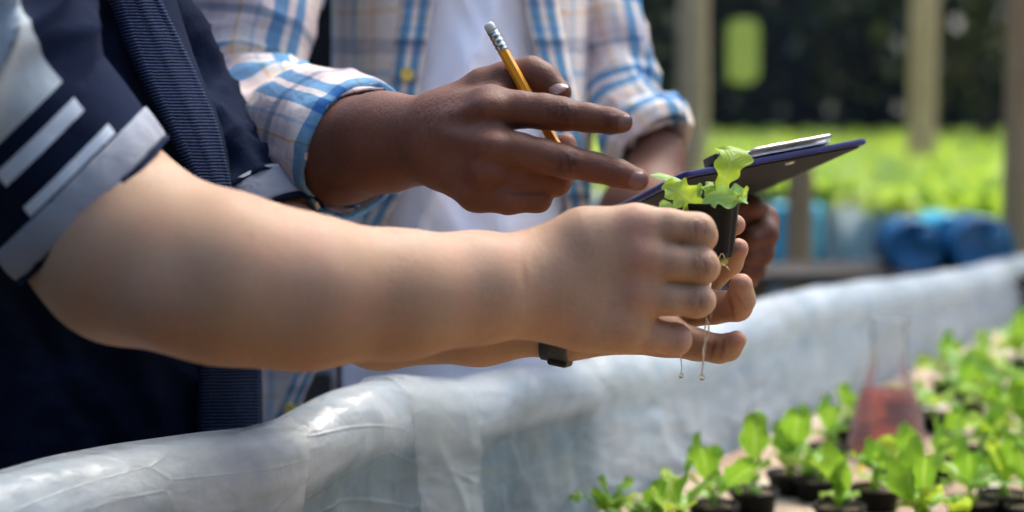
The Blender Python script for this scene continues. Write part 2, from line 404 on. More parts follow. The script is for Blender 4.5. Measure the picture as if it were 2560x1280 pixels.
def add_lines(o, name, lines):
    """crease shade painted into the skin colour: (x0, y0, x1, y1, half width px, D0, D1, weight), laid on the surface between the distances D0 and D1"""
    me = o.data; n = len(me.vertices); co = np.empty(n * 3, np.float32); me.vertices.foreach_get('co', co)
    q = co.reshape(-1, 3) + ORG[o] - CP; D = q @ FW; X = 1280 + (q @ RT) / D * FPX; Y = 640 - (q @ UP) / D * FPX
    at = me.attributes[name]; w = np.empty(n, np.float32); at.data.foreach_get('value', w)
    for x0, y0, x1, y1, r, D0, D1, k in lines:
        d = np.array([x1 - x0, y1 - y0]); t = np.clip(((X - x0) * d[0] + (Y - y0) * d[1]) / (d @ d), 0, 1)
        e = np.hypot(X - x0 - t * d[0], Y - y0 - t * d[1]) / r
        w = np.maximum(w, np.where((D > D0) & (D < D1), k * np.clip(1 - e * e, 0, 1) * (.35 + .65 * np.sin(np.pi * t)), 0))
    at.data.foreach_set('value', w.astype(np.float32))
def nail(parent, px, py, D, dirpx, L, W, facing, mat):
    """fingernail plate: centre, pointing direction on the survey (dx, dy, dD), half length and half width in metres"""
    c = P(px, py, D); d = unit(P(px + dirpx[0], py + dirpx[1], D + dirpx[2]) - c)
    nrm = np.asarray(facing, float); nrm = unit(nrm - d * nrm.dot(d)); sd_ = np.cross(d, nrm)
    nu, nv = 13, 11; a, b = np.meshgrid(np.linspace(-1, 1, nu), np.linspace(-1, 1, nv), indexing='ij')
    # square -> rounded plate
    x = a * np.sqrt(1 - .30 * b * b); y = b * np.sqrt(1 - .28 * a * a)
    v = c + x[..., None] * L * d + y[..., None] * W * sd_ + (.0006 - W * .42 * y[..., None] ** 2 - .10 * L * np.maximum(x, 0)[..., None] ** 2 - .0011 * (np.maximum(abs(x), abs(y)) > .97)[..., None]) * nrm
    o = obj('fingernail', v.reshape(-1, 3), grid_faces(nu, nv), mat, parent); return o
TOCAM = -FW

# ================================================================== person in navy, reaching in from the left
FD = FW  # depth direction for flattening
def person_in_navy():
    root = empty('person', (float(P(180, 640, 1.19)[0]), float(P(180, 640, 1.19)[1]), 0.0),
                 'person in navy short-sleeved top holding the seedling pot with both hands', 'person')
    # right arm (near side): upper arm, elbow, forearm, wrist
    arm = chain((-150, 40, .886, 225), (75, 320, .907, 216), (262, 562, .922, 212), (318, 642, .912, 208), (560, 694, .905, 203),
                (760, 730, .92, 184), (1000, 737, .945, 152), (1190, 720, .965, 130))
    arm += [cone((1190, 720, .965, 130), (1345, 712, .98, 122), FD, 1.25)]
    arm += [cone((395, 585, .915, 150), (520, 640, .92, 140)), cone((420, 740, .885, 120), (690, 780, .905, 108))]
    hand = [cone((1350, 672, .984, 86), (1470, 612, .984, 84), FD, 1.3), cone((1470, 612, .984, 84), (1588, 572, .986, 54), FD, 1.1),
            cone((1350, 705, .982, 90), (1600, 652, .982, 54), FD, 1.2), cone((1350, 725, .982, 90), (1592, 736, .985, 51), FD, 1.2),
            cone((1350, 738, .985, 90), (1470, 786, .988, 74), FD, 1.2), cone((1470, 790, .988, 78), (1556, 824, .990, 55), FD, 1.05),
            cone((1390, 660, 1.0, 78), (1540, 600, 1.012, 55)), cone((1400, 770, 1.0, 75), (1545, 805, 1.004, 58))]
    # knuckle heads and tendons
    hand += [cone((1590, 560, .979, 36), (1612, 562, .979, 34)), cone((1606, 645, .974, 36), (1625, 648, .974, 33)),
             cone((1596, 737, .977, 34), (1612, 738, .978, 32)), cone((1560, 815, .981, 32), (1575, 818, .982, 30))]
    fing = [(chain((1590, 570, .986, 52), (1670, 566, .982, 43), (1742, 579, .984, 46), (1752, 590, 1.004, 40), (1722, 600, 1.024, 34)), .006, .007),
            (chain((1602, 652, .983, 52), (1680, 657, .978, 44), (1748, 663, .981, 46), (1758, 668, 1.002, 40), (1724, 672, 1.022, 34)), .006, .007),
            (chain((1592, 736, .985, 50), (1670, 746, .981, 41), (1741, 750, .984, 43), (1750, 752, 1.004, 37), (1712, 752, 1.022, 32)), .006, .007),
            (chain((1560, 822, .991, 50), (1630, 838, .990, 40), (1688, 848, .993, 39), (1692, 846, 1.010, 33), (1660, 838, 1.024, 28)), .006, .007),
            (chain((1470, 640, 1.02, 62), (1570, 610, 1.04, 50), (1660, 590, 1.055, 42), (1712, 585, 1.066, 34)), .006, .008)]
    cuts = [(cone((1655, 608, .962, 5), (1740, 620, .966, 4)), .003), (cone((1655, 706, .962, 5), (1735, 708, .966, 4)), .003),
            (cone((1308, 620, .9470, 4), (1316, 715, .9440, 4)), .006)]
    right = Limb(arm + hand, .022, fing, cuts)
    # left arm (far side), its hand cupping the pot from behind, palm towards the camera
    larm = chain((290, 20, 1.24, 95), (455, 255, 1.24, 85), (605, 470, 1.21, 92), (720, 640, 1.18, 116), (950, 795, 1.13, 122),
                 (1200, 806, 1.09, 101)) + [cone((1200, 806, 1.09, 101), (1400, 795, 1.072, 88), FD, 1.2)]
    lhand = [cone((1420, 765, 1.078, 86), (1650, 650, 1.098, 56), FD, 1.2), cone((1420, 785, 1.075, 86), (1685, 712, 1.095, 53), FD, 1.2),
             cone((1420, 800, 1.073, 88), (1682, 775, 1.088, 53), FD, 1.2), cone((1420, 806, 1.070, 74), (1660, 836, 1.070, 54), FD, 1.1),
             cone((1440, 740, 1.062, 62), (1540, 690, 1.062, 52))]
    lf = [(chain((1660, 838, 1.070, 52), (1742, 862, 1.060, 40), (1798, 872, 1.048, 36), (1820, 868, 1.040, 34), (1842, 850, 1.033, 25)), .004, .008),
          (chain((1690, 772, 1.086, 52), (1785, 768, 1.070, 42), (1842, 764, 1.055, 39), (1852, 748, 1.046, 36), (1853, 712, 1.038, 29)), .004, .008),
          (chain((1690, 712, 1.094, 50), (1762, 702, 1.088, 40), (1822, 656, 1.076, 34), (1845, 622, 1.066, 27)), .005, .008),
          (chain((1652, 645, 1.104, 52), (1740, 592, 1.100, 38), (1800, 570, 1.092, 33), (1837, 562, 1.080, 27)), .005, .008),
          (chain((1490, 715, 1.058, 55), (1570, 665, 1.052, 44), (1640, 640, 1.052, 36)), .006, .009)]
    lc = []
    left = Limb(larm + lhand, .018, lf, lc)
    trunk = Limb(chain((-150, 40, .90, 80), (120, 40, 1.20, 70), (300, 20, 1.24, 70)), .02)
    v, f = polygonize([right, left, trunk], .0017)
    body = obj('body', v, f, MAT['skin_a'], root)
    body['label'] = 'bare light-skinned forearms and hands'
    fl = [(P(1595, 560, .97), .017, .75), (P(1610, 645, .965), .017, .8), (P(1598, 738, .968), .015, .5), (P(1562, 816, .975), .013, .4),
          (P(1752, 566, .972), .010, .3), (P(1762, 652, .97), .011, .3), (P(1755, 748, .972), .010, .3), (P(1693, 850, .982), .010, .4),
          (P(1853, 700, 1.03), .014, .9), (P(1845, 846, 1.025), .012, 1.0), (P(1840, 562, 1.07), .012, 1.0), (P(1850, 615, 1.06), .012, .8),
          (P(1800, 760, 1.06), .022, .35), (P(1740, 860, 1.05), .022, .35), (P(1700, 800, 1.07), .03, .4),
          (P(630, 590, .87), .008, .35), (P(420, 800, .86), .03, .25)]
    add_attr(body, 'flush_crease', fl); add_attr(body, 'pale', [(P(0, 0, 9), .01, 0)])
    add_attr(body, 'mole_crease', [(P(825, 682, .8872), .0038, .9), (P(625, 592, .869), .004, .4), (P(375, 712, .855), .0035, .35)])
    add_attr(body, 'wrinkle', [(P(1755, 562, .97), .012, 1), (P(1765, 655, .97), .012, 1), (P(1755, 748, .97), .011, 1), (P(1345, 640, .955), .02, .1)])
    add_lines(body, 'mole_crease', [(1812, 846, 1803, 898, 6, 1.02, 1.05, .75), (1790, 848, 1777, 898, 6, 1.02, 1.06, .65), (1823, 738, 1836, 800, 6.5, 1.03, 1.06, .8), (1838, 733, 1864, 774, 5, 1.02, 1.05, .45),  # finger and wrist creases: their shade is put into the skin colour
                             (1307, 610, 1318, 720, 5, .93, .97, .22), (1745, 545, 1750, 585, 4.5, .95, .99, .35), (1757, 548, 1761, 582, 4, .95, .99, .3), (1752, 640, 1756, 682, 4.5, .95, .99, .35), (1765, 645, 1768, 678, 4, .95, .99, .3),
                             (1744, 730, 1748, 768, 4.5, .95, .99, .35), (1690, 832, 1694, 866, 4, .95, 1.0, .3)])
    # ---- navy top
    YR = np.linspace(-300, 1500, 91); BD = .115
    DCf = lambda y: sinterp(y, [(-300, 1.19), (620, 1.19), (900, 1.265), (1500, 1.30)], 60)
    Rt = [(-300, 380), (0, 440), (180, 498), (300, 552), (490, 592), (700, 640), (900, 655), (1090, 658), (1500, 660)]
    def edge(y): return sinterp(y, Rt, 60)
    def torso_D(x, y, off=0.0):
        a = (edge(y) + 350) / 2; cx = a - 350
        return DCf(y) - (BD + off) * np.sqrt(np.clip(1 - ((x - cx) / (a + off * 3500)) ** 2, 0, 1))
    ph = np.linspace(-math.pi, math.pi, 97)
    PH, Y = np.meshgrid(ph, YR, indexing='ij'); a = (edge(Y) + 350) / 2; cx = a - 350
    X = cx + a * np.sin(PH); Dd = DCf(Y) - BD * np.cos(PH)
    fold = .026 * ridge((X - .55 * Y) / 110, Y / 620, 3.1, 3) + .012 * ridge((X - .5 * Y) / 52, Y / 400, 8.2, 3)
    fold *= np.clip(1.2 - abs(PH) / 1.9, 0, 1)
    v = P(X, Y, Dd - fold); uv = np.stack([X * .00028, Y * .00028], -1)
    top = obj('knit_top', v.reshape(-1, 3), grid_faces(97, 91), MAT['navy'], root, uv.reshape(-1, 2))
    # ribbed placket running down the front
    ys = np.linspace(-250, 1400, 150)
    Lx = sinterp(ys, [(-250, 150), (0, 283), (150, 335), (292, 405), (478, 500), (650, 505), (900, 502), (1400, 500)], 40)
    Rx = sinterp(ys, [(-250, 300), (0, 392), (169, 474), (309, 536), (489, 574), (650, 620), (900, 643), (1400, 645)], 40)
    s = np.linspace(0, 1, 17); S, YY = np.meshgrid(s, ys, indexing='ij'); XX = Lx[None] + (Rx - Lx)[None] * S
    D2 = torso_D(XX, YY, 0) - .020 - .004 * np.sin(np.pi * S) ** .6 - .0025 * np.exp(-((S - .55) / .06) ** 2) * (YY < 600) \
        - .003 * np.exp(-((S - .06) / .05) ** 2) - .004 * np.exp(-((S - .95) / .04) ** 2)
    sv = np.concatenate([[0], np.cumsum(np.hypot(np.diff((Lx + Rx) / 2), np.diff(ys)))]) * .00027
    uv = np.stack([S * .03, np.broadcast_to(sv, S.shape)], -1)
    solid(obj('ribbed_placket', P(XX, YY, D2).reshape(-1, 3), grid_faces(17, 150), MAT['rib'], top, uv.reshape(-1, 2)), .003)
    # drapes of the top left of the placket
    for xa, xb, wv in (((-20, 205, 330), (40, 300, 470), 46), ((60, 235, 360), (95, 330, 500), 34)):
        pass
    # right sleeve: tube round the upper arm, cut square at the cuff
    n_ax = unit(P(235 + 62, 530 + 78, .91 - .012) - P(235, 530, .91))
    ctr = [P(-330, -190, .868), P(-150, 35, .886), P(20, 255, .904), P(150, 422, .917), P(236, 532, .924)]
    path = smoothpath(ctr, 60); rad = smoothpath(np.array([[300], [272], [262], [254], [250]]) * np.array([[.868], [.886], [.904], [.917], [.924]]) / FPX, 60)[:, 0]
    tot = np.linalg.norm(np.diff(path, axis=0), axis=1).sum()
    K = .93 / FPX   # metres per survey px along the sleeve
    arc = tot - np.array(list(range(940, 295, -14)) + [290, 275, 260, 245, 236, 226, 216, 205, 190, 175, 158, 140, 132, 124, 116, 108, 100, 92]) * K
    arc = np.concatenate([np.linspace(0, arc[0], 8)[:-1], arc]); arc = arc[arc >= 0]
    s0 = np.concatenate([[0], np.cumsum(np.linalg.norm(np.diff(path, axis=0), axis=1))])
    pth = np.stack([np.interp(arc, s0, path[:, k]) for k in range(3)], 1); rd = np.interp(arc, s0, rad)
    t, n, b = frames(path)
    def phi_of(k, vec): return math.atan2(b[k] @ vec, n[k] @ vec)
    # phi = 0 faces the camera; find the sense of the up-right side
    ur = P(235 + 78, 530 - 62, .91) - P(235, 530, .91); sg = 1 if phi_of(-1, ur) > 0 else -1
    nphi = 97
    def sdisp(PHx, Sx):
        d = (tot - Sx) / K
        w = np.clip((d - 260) / 160, 0, 1)
        f = .026 * ridge(Sx * 22 + .7 * PHx * sg, PHx * .6, 1.7, 3.2) * w + .009 * ridge(Sx * 48 - .8 * PHx * sg, PHx * 1.2 + 3, 5.5, 3) * w - .008 * w
        return f + .0018 * noise(PHx * 2.2, Sx * 25, 2) - .003 * (1 - w) * noise(PHx * 1.5, 3.3, 1)
    def lean(PHx, Sx):
        k = np.clip(np.searchsorted(s0, Sx[0]), 0, len(s0) - 1); off = np.cos(PHx)[..., None] * n[k][None] + np.sin(PHx)[..., None] * b[k][None]
        return (-.15 * .057 * (off @ unit(ur)))[..., None] * t[k][None]
    v, f, uv, PHm, Sm, fr = tube(pth, rd, nphi, sdisp, tilt=lean)
    nv = len(pth); ii, jj = np.meshgrid(np.arange(nphi - 1), np.arange(nv - 1), indexing='ij')
    pc = np.degrees((PHm[ii, jj] + PHm[ii + 1, jj]) / 2) * sg; pc = (pc + 180) % 360 - 180
    dist = (tot - (Sm[ii, jj] + Sm[ii, jj + 1]) / 2) / K
    wob = 5 * np.sin(dist / 38.0) + 4 * np.sin(dist / 17.0)
    panel = (pc > -15) & (pc < 45)
    mi = np.zeros_like(ii); mi[panel & (dist > 288)] = 1
    mi[panel & (dist > 205) & (dist < 245)] = 2; mi[(pc > -15) & (pc < 52.6) & (dist > 108) & (dist < 140)] = 2
    sleeve = obj('sleeve', v, f, [MAT['navy_dark'], MAT['grey'], MAT['stripe']], root, uv, True, mi.ravel()); solid(sleeve, .0016)
    # cuff band and trim
    def ring(d0, d1, ex, mat, name, par, m=7, bul=.0):
        arc = tot - np.linspace(d0, d1, m) * K; p2 = np.stack([np.interp(arc, s0, path[:, k]) for k in range(3)], 1)
        r2 = np.interp(arc, s0, rad) + ex + bul * np.sin(np.linspace(0, np.pi, m))
        v, f, uv, *_ = tube(p2, r2, 97, lambda a, s: -.003 * noise(a * 1.5, 3.3, 1) + .0014 * noise(a * 4, 2.2, 4) + .001 * noise(a * 9, s * 90, 1), tilt=lambda a, s: lean(a, s + arc[0]))
        o = obj(name, v, f, mat, par, uv); solid(o, .0022); return o
    ring(100, 14, .0014, MAT['cuffgrey'], 'cuff_band', sleeve, 11, .0010); ring(20, -8, .0008, MAT['navy_dark'], 'cuff_trim', sleeve, 6, .0012)
    # left sleeve with its grey cuff, beyond the chest
    pth = smoothpath([P(250, -80, 1.235), P(340, 60, 1.24), P(455, 250, 1.24), P(560, 405, 1.225), P(640, 520, 1.205)], 40)
    rd = smoothpath(np.array([[130], [118], [106], [102], [104]]) * 1.235 / FPX, 40)[:, 0] + .004
    v, f, uv, *_ = tube(pth, rd, 49, lambda a, s: .014 * ridge(s * 20 + .6 * a, a * .7, 4.4, 3) + .006 * ridge(s * 45 - .5 * a, a * 1.1, 9.4, 3) - .005)
    ls = obj('sleeve', v, f, MAT['navy'], root, uv); solid(ls, .0016)
    pth = smoothpath([P(634, 505, 1.207), P(662, 548, 1.2), P(682, 578, 1.195)], 8)
    v, f, uv, *_ = tube(pth, np.linspace(118, 122, 8) * 1.22 / FPX + .006, 49); solid(obj('cuff_band', v, f, MAT['cuffgrey'], ls, uv), .003)
    pth = smoothpath([P(682, 578, 1.195), P(688, 587, 1.193), P(694, 596, 1.191)], 6)
    v, f, uv, *_ = tube(pth, 121 * 1.21 / FPX + .006, 49); solid(obj('cuff_trim', v, f, MAT['navy_dark'], ls, uv), .003)
    # trousers, down to the ground
    legs(root, P(160, 1400, 1.19), .16, .115, varied('dark_trousers', (.02, .022, .03), (.03, .033, .042), 30, .9, .3))
    return root
def legs(root, c, w, dpt, mat):
    ys = np.linspace(0, 1, 30); ph = np.linspace(0, 2 * math.pi, 33)
    for sgn in (-1, 1):
        top = np.array([c[0] + sgn * .01, c[1], c[2] + .03]); bot = np.array([c[0] + sgn * w * .62, c[1] + .02, .03])
        PH, T = np.meshgrid(ph, ys, indexing='ij'); cen = top + (bot - top) * np.clip(T * 1.0, 0, 1)[..., None]
        r = w * .62 * (1 - .5 * T) + .006 * ridge(T * 14, PH, 2)
        v = cen + np.stack([r * np.cos(PH), r * .95 * np.sin(PH), 0 * PH], -1)
        obj('trouser_leg', v.reshape(-1, 3), grid_faces(33, 30), mat, root, np.stack([PH * .05, T], -1).reshape(-1, 2))
        u = np.linspace(0, 2 * math.pi, 25); A, Bq = np.meshgrid(u, np.linspace(0, math.pi / 2, 7), indexing='ij')
        sh = bot * [1, 1, 0] + np.stack([.045 * np.cos(A) * np.cos(Bq * .9), -.05 + .13 * np.sin(A) * np.cos(Bq * .9), .085 * np.sin(Bq)], -1)
        obj('shoe', sh.reshape(-1, 3), grid_faces(25, 7), MAT['black'], root)
person_a = person_in_navy()

# ================================================================== person in plaid, behind
def person_in_plaid():
    root = empty('person', (float(P(1155, 640, 1.6)[0]), float(P(1155, 640, 1.6)[1]), 0.0),
                 'person in open plaid shirt over white tee pointing with two fingers', 'person')
    arm = chain((640, -160, 1.46, 130), (585, 240, 1.40, 125), (640, 330, 1.36, 125), (850, 372, 1.20, 134), (960, 356, 1.15, 120))
    arm += [cone((960, 356, 1.15, 120), (1090, 350, 1.105, 110), FD, 1.2)]
    hand = [cone((1100, 318, 1.092, 78), (1226, 274, 1.062, 56), FD, 1.15), cone((1100, 345, 1.088, 80), (1226, 366, 1.052, 57), FD, 1.15),
            cone((1100, 368, 1.088, 82), (1216, 430, 1.054, 56), FD, 1.15), cone((1105, 392, 1.092, 70), (1192, 474, 1.062, 52), FD, 1.05),
            cone((1110, 285, 1.098, 62), (1205, 218, 1.088, 42)), cone((1140, 300, 1.09, 55), (1250, 250, 1.078, 40)),
            cone((1130, 420, 1.10, 60), (1230, 470, 1.075, 55)),
            cone((1228, 268, 1.049, 30), (1240, 270, 1.047, 28)), cone((1226, 366, 1.039, 30), (1240, 368, 1.037, 28)),
            cone((1212, 432, 1.040, 28), (1224, 434, 1.040, 26)),
            cone((1120, 300, 1.066, 14), (1215, 268, 1.044, 12)), cone((1120, 340, 1.062, 13), (1210, 362, 1.038, 12))]
    fing = [(chain((1226, 272, 1.060, 56), (1300, 274, 1.054, 45), (1360, 279, 1.050, 43), (1405, 285, 1.048, 40.5), (1470, 294, 1.044, 34.5), (1525, 302, 1.040, 32), (1556, 306, 1.037, 27)), .006, .009),
            (chain((1226, 368, 1.050, 56), (1300, 378, 1.043, 44), (1360, 391, 1.039, 42), (1415, 404, 1.036, 41), (1485, 418, 1.032, 36), (1545, 434, 1.028, 34), (1594, 449, 1.025, 29)), .006, .009),
            (chain((1216, 430, 1.053, 52), (1300, 442, 1.052, 41), (1388, 450, 1.055, 40), (1418, 420, 1.085, 33), (1415, 360, 1.088, 28)), .006, .009),
            (chain((1194, 478, 1.060, 50), (1270, 496, 1.052, 39), (1345, 498, 1.056, 32), (1350, 490, 1.082, 30), (1300, 470, 1.10, 26)), .006, .009),
            (chain((1205, 214, 1.088, 42), (1262, 196, 1.086, 40), (1328, 184, 1.083, 41), (1360, 198, 1.079, 37), (1402, 230, 1.072, 28)), .007, .009)]
    cuts = [(cone((1275, 487, 1.0415, 5), (1380, 481, 1.0455, 5)), .0025)]
    rlimb = Limb(arm + hand, .016, fing, cuts)
    larm = chain((1460, -160, 1.64, 85), (1488, 60, 1.62, 62), (1578, 290, 1.57, 56), (1642, 395, 1.54, 66), (1612, 540, 1.50, 112), (1740, 590, 1.41, 86), (1815, 590, 1.345, 70))
    lhand = [cone((1815, 575, 1.34, 62), (1862, 548, 1.33, 46)), cone((1815, 590, 1.34, 62), (1862, 600, 1.325, 44)), cone((1815, 610, 1.34, 58), (1852, 650, 1.325, 42))]
    lf = [(chain((1858, 545, 1.33, 46), (1905, 552, 1.315, 42), (1910, 585, 1.30, 36), (1875, 600, 1.29, 30)), .005, .008),
          (chain((1860, 600, 1.328, 42), (1902, 612, 1.315, 36), (1905, 632, 1.30, 30), (1872, 640, 1.292, 27)), .005, .008),
          (chain((1852, 648, 1.328, 40), (1886, 662, 1.315, 32), (1884, 676, 1.30, 27), (1856, 676, 1.295, 24)), .005, .008),
          (chain((1838, 680, 1.33, 36), (1866, 698, 1.318, 28), (1862, 706, 1.305, 24)), .005, .008),
          (chain((1830, 545, 1.33, 46), (1850, 515, 1.31, 38), (1880, 520, 1.295, 32)), .005, .008)]
    llimb = Limb(larm + lhand, .016, lf)
    trunk = Limb(chain((640, -160, 1.46, 70), (1150, -200, 1.6, 70), (1460, -160, 1.64, 70)), .02)
    v, f = polygonize([rlimb, llimb, trunk], .0018)
    body = obj('body', v, f, MAT['skin_b'], root); body['label'] = 'bare dark-skinned forearms and hands'
    add_attr(body, 'flush_crease', [(P(1405, 280, 1.035), .011, .9), (P(1417, 402, 1.022), .011, 1), (P(1525, 300, 1.03), .008, .5), (P(1545, 432, 1.015), .008, .5)])
    add_attr(body, 'pale', [(P(1572, 306, 1.03), .010, .55), (P(1612, 452, 1.018), .011, .5), (P(1410, 350, 1.075), .014, 1.0), (P(1398, 238, 1.062), .010, .5),
                            (P(1228, 262, 1.03), .014, .25), (P(1236, 366, 1.02), .014, .22)])
    add_attr(body, 'mole_crease', [(P(980, 293, 1.125), .0025, 1.0)])
    add_attr(body, 'wrinkle', [(P(1405, 278, 1.035), .012, 1), (P(1417, 402, 1.022), .013, 1), (P(1530, 302, 1.03), .007, .8), (P(1548, 434, 1.016), .007, .8), (P(1330, 176, 1.08), .012, .6), (P(1100, 300, 1.07), .03, .5)])
    add_lines(body, 'flush_crease', [(x_, 255, x_ + 6, 318, 4.5, 1.0, 1.06, 1.0) for x_ in (1392, 1404, 1416)] + [(x_, 376, x_ - 6, 436, 4.5, 1.0, 1.05, 1.0) for x_ in (1406, 1419, 1431)] +  # dark knuckle and finger creases, shade drawn as skin colour
              [(1522, 276, 1520, 326, 4, 1.0, 1.05, .7), (1546, 408, 1540, 462, 4, 1.0, 1.04, .7), (1275, 487, 1382, 481, 5, 1.02, 1.07, 1.0)])
    nail(body, 1561, 306, 1.0297, (40, 9, -.004), .0046, .0050, TOCAM + UP * -.05, MAT['nail_b'])
    nail(body, 1592, 450, 1.0178, (40, 12, -.003), .0058, .0056, TOCAM + UP * -.1, MAT['nail_b'])
    nail(body, 1392, 212, 1.0666, (34, 26, -.008), .0070, .0058, TOCAM + UP * .4 + RT * .1, MAT['nail_t'])
    # ---- white tee
    cx, A, DC, BD = 1155.0, 300.0, 1.61, .115
    ph = np.linspace(-math.pi, math.pi, 129); YR = np.linspace(-260, 1400, 120)
    PH, Y = np.meshgrid(ph, YR, indexing='ij'); X = cx + A * np.sin(PH)
    fold = .010 * ridge((X + .35 * (Y - 300)) / 120, Y / 520, 6.2, 1.8) + .006 * ridge((X - .5 * Y) / 70, Y / 260, 2.2, 2)
    fold += .012 * np.exp(-((X - 1150 + .2 * (Y - 200)) / 40) ** 2) * np.clip((Y - 40) / 120, 0, 1) * np.clip((520 - Y) / 200, 0, 1)
    Dd = DC - (BD + fold * np.clip(np.cos(PH) * 2, 0, 1)) * np.cos(PH)
    tee = obj('white_tee', P(X, Y, Dd).reshape(-1, 3), grid_faces(129, 120), MAT['white'], root, np.stack([X * .00039, Y * .00039], -1).reshape(-1, 2))
    # ---- open plaid shirt: one sheet from the right front edge round the back to the left front edge
    Ledge = [(-300, 1095), (0, 1079), (120, 1060), (240, 1042), (480, 1003), (575, 945), (750, 860), (925, 790), (1030, 738), (1080, 700)]
    Redge = [(-300, 1280), (0, 1314), (146, 1342), (300, 1375), (480, 1414), (600, 1432), (930, 1490), (1080, 1500)]
    A2 = 322.0; YS = np.linspace(-260, 1060, 110)
    def shirt_pt(x_or_phi, y, off, by_x=True):
        if by_x:
            u = (x_or_phi - cx) / A2; c = np.sqrt(np.clip(1 - np.clip(u, -1, 1) ** 2, 0, 1)); x = x_or_phi
        else: u = np.sin(x_or_phi); c = np.cos(x_or_phi); x = cx + A2 * u
        swing = np.clip((y - 600) / 450, 0, 1) * np.clip((cx - x) / 300, 0, 1.4) * 0
        fo = .009 * ridge((x + .1 * y) / 62, y / 700, 9.3, 1.6) * np.clip(c * 3, 0, 1)
        return P(x, y, DC - (BD + .016) * c - off - fo - swing)
    phl = lambda y: np.arcsin(np.clip((sinterp(y, Ledge, 40) - cx) / A2, -.999, .999))
    phr = lambda y: np.arcsin(np.clip((sinterp(y, Redge, 40) - cx) / A2, -.999, .999))
    nu = 150; tt = np.linspace(0, 1, nu); T, Y = np.meshgrid(tt, YS, indexing='ij')
    p0 = phr(Y); p1 = phl(Y) + 2 * math.pi; PHs = p0 + (p1 - p0) * T
    v = shirt_pt(PHs, Y, 0.0, False)
    arcl = PHs * .127
    shirt = obj('plaid_shirt', v.reshape(-1, 3), grid_faces(nu, len(YS)), MAT['plaid_body'], root, np.stack([arcl, Y * .00037], -1).reshape(-1, 2)); solid(shirt, .0014)
    for nm, E, sg in (('placket', Ledge, -1), ('placket', Redge, 1)):
        S, Y = np.meshgrid(np.linspace(0, 1, 9), YS, indexing='ij'); ex = sinterp(Y, E, 40)
        X = ex + sg * (78 * S - 3); X = np.clip(X, cx - A2 + 4, cx + A2 - 4)
        v = shirt_pt(X, Y, .003 + .001 * np.sin(np.pi * S))
        solid(obj(nm, v.reshape(-1, 3), grid_faces(9, len(YS)), MAT['placket'], shirt, np.stack([S * .0245, Y * .00037], -1).reshape(-1, 2)), .0016)
    for bx, by, sz in ((1018, 187, .0062), (724, 1024, .0055)):
        c = shirt_pt(np.array(float(max(bx, cx - A2 + 3))), np.array(float(by)), .0075)
        if bx < cx - A2 + 3: c = P(bx, by, 1.452)
        prof = [(.0001, .0016), (.0035, .0014), (.0048, .0024), (.0062, .0018), (.0064, 0), (.0001, -.0004)]
        v, f = lathe([(r * sz / .0062, z) for r, z in prof], 24)
        Rm = np.array(Vector(TOCAM).to_track_quat('Z', 'Y').to_matrix()); obj('button', v @ Rm.T + c, f, MAT['button'], shirt)
    # swung-out left hem
    YH = np.linspace(860, 1090, 26); S, Y = np.meshgrid(np.linspace(0, 1, 19), YH, indexing='ij')
    ex = sinterp(Y, [(860, 815), (925, 788), (1030, 742), (1090, 712)], 20); X = 640 + (ex - 640) * S
    v = P(X, Y, 1.50 - .03 * S + .012 * ridge(X / 40, Y / 300, 3) * .6)
    solid(obj('shirt_hem', v.reshape(-1, 3), grid_faces(19, 26), MAT['plaid_body'], shirt, np.stack([X * .00037, Y * .00037 + .02], -1).reshape(-1, 2)), .0015)
    S, Y = np.meshgrid(np.linspace(0, 1, 7), YH, indexing='ij'); ex = sinterp(Y, [(860, 815), (925, 788), (1030, 742), (1090, 712)], 20)
    solid(obj('placket', P(ex - 52 + 54 * S, Y, np.full_like(Y, 1.458)).reshape(-1, 3), grid_faces(7, 26), MAT['placket'], shirt, np.stack([S * .0245, Y * .00037], -1).reshape(-1, 2)), .0016)
    # ---- right sleeve (viewer's left) with rolled cuff
    ctr = [P(700, -330, 1.50), P(655, -160, 1.46), P(618, 60, 1.43), P(590, 220, 1.41), P(625, 305, 1.375), P(700, 325, 1.32), P(800, 350, 1.25), P(893, 380, 1.20)]
    rr = np.array([175, 172, 168, 160, 152, 146, 150, 152]) * np.array([1.5, 1.46, 1.43, 1.41, 1.375, 1.32, 1.25, 1.2]) / FPX
    n = 130; path = smoothpath(ctr, n); rad = smoothpath(rr[:, None], n)[:, 0]
    s0 = np.concatenate([[0], np.cumsum(np.linalg.norm(np.diff(path, axis=0), axis=1))]); tot = s0[-1]
    def sfold(a, s):
        w = .4 + .6 * np.exp(-((s - tot * .62) / .09) ** 2)
        return w * (.016 * ridge(s * 17 + .55 * np.cos(a) + .3 * a, a * .5, 7.7, 2.4) + .007 * ridge(s * 34 - .5 * a, a * .9, 1.2, 2)) - .006 * w
    cutdir = unit(P(980, 240, 1.2) - P(820, 515, 1.2)); ax = unit(path[-1] - path[-6])
    def tilt_for(ref, amt):
        def fn(a, s):
            w = np.clip((s - (tot - .06)) / .06, 0, 1) if ref else 1.0
            return None
        return fn
    t_, n_, b_ = frames(path)
    def shear(a, s):
        # rings lean so that the opening faces down to the right
        w = np.clip((s - (tot - .075)) / .075, 0, 1) ** 1.3
        k = np.clip(np.searchsorted(s0, s[0]), 0, n - 1)
        off = np.cos(a)[..., None] * n_[k][None] + np.sin(a)[..., None] * b_[k][None]
        up = off @ unit(UP)
        return (w * up * .020)[..., None] * t_[k][None]
    v, f, uv, *_ = tube(path, rad, 73, sfold, tilt=shear)
    slv = obj('sleeve', v, f, MAT['plaid'], root, uv); solid(slv, .0016)
    # rolled cuff
    m = 22; pc = path[-26:]; k26 = np.linspace(0, 25, m).astype(int); pc = pc[k26]; sc = s0[-26:][k26]
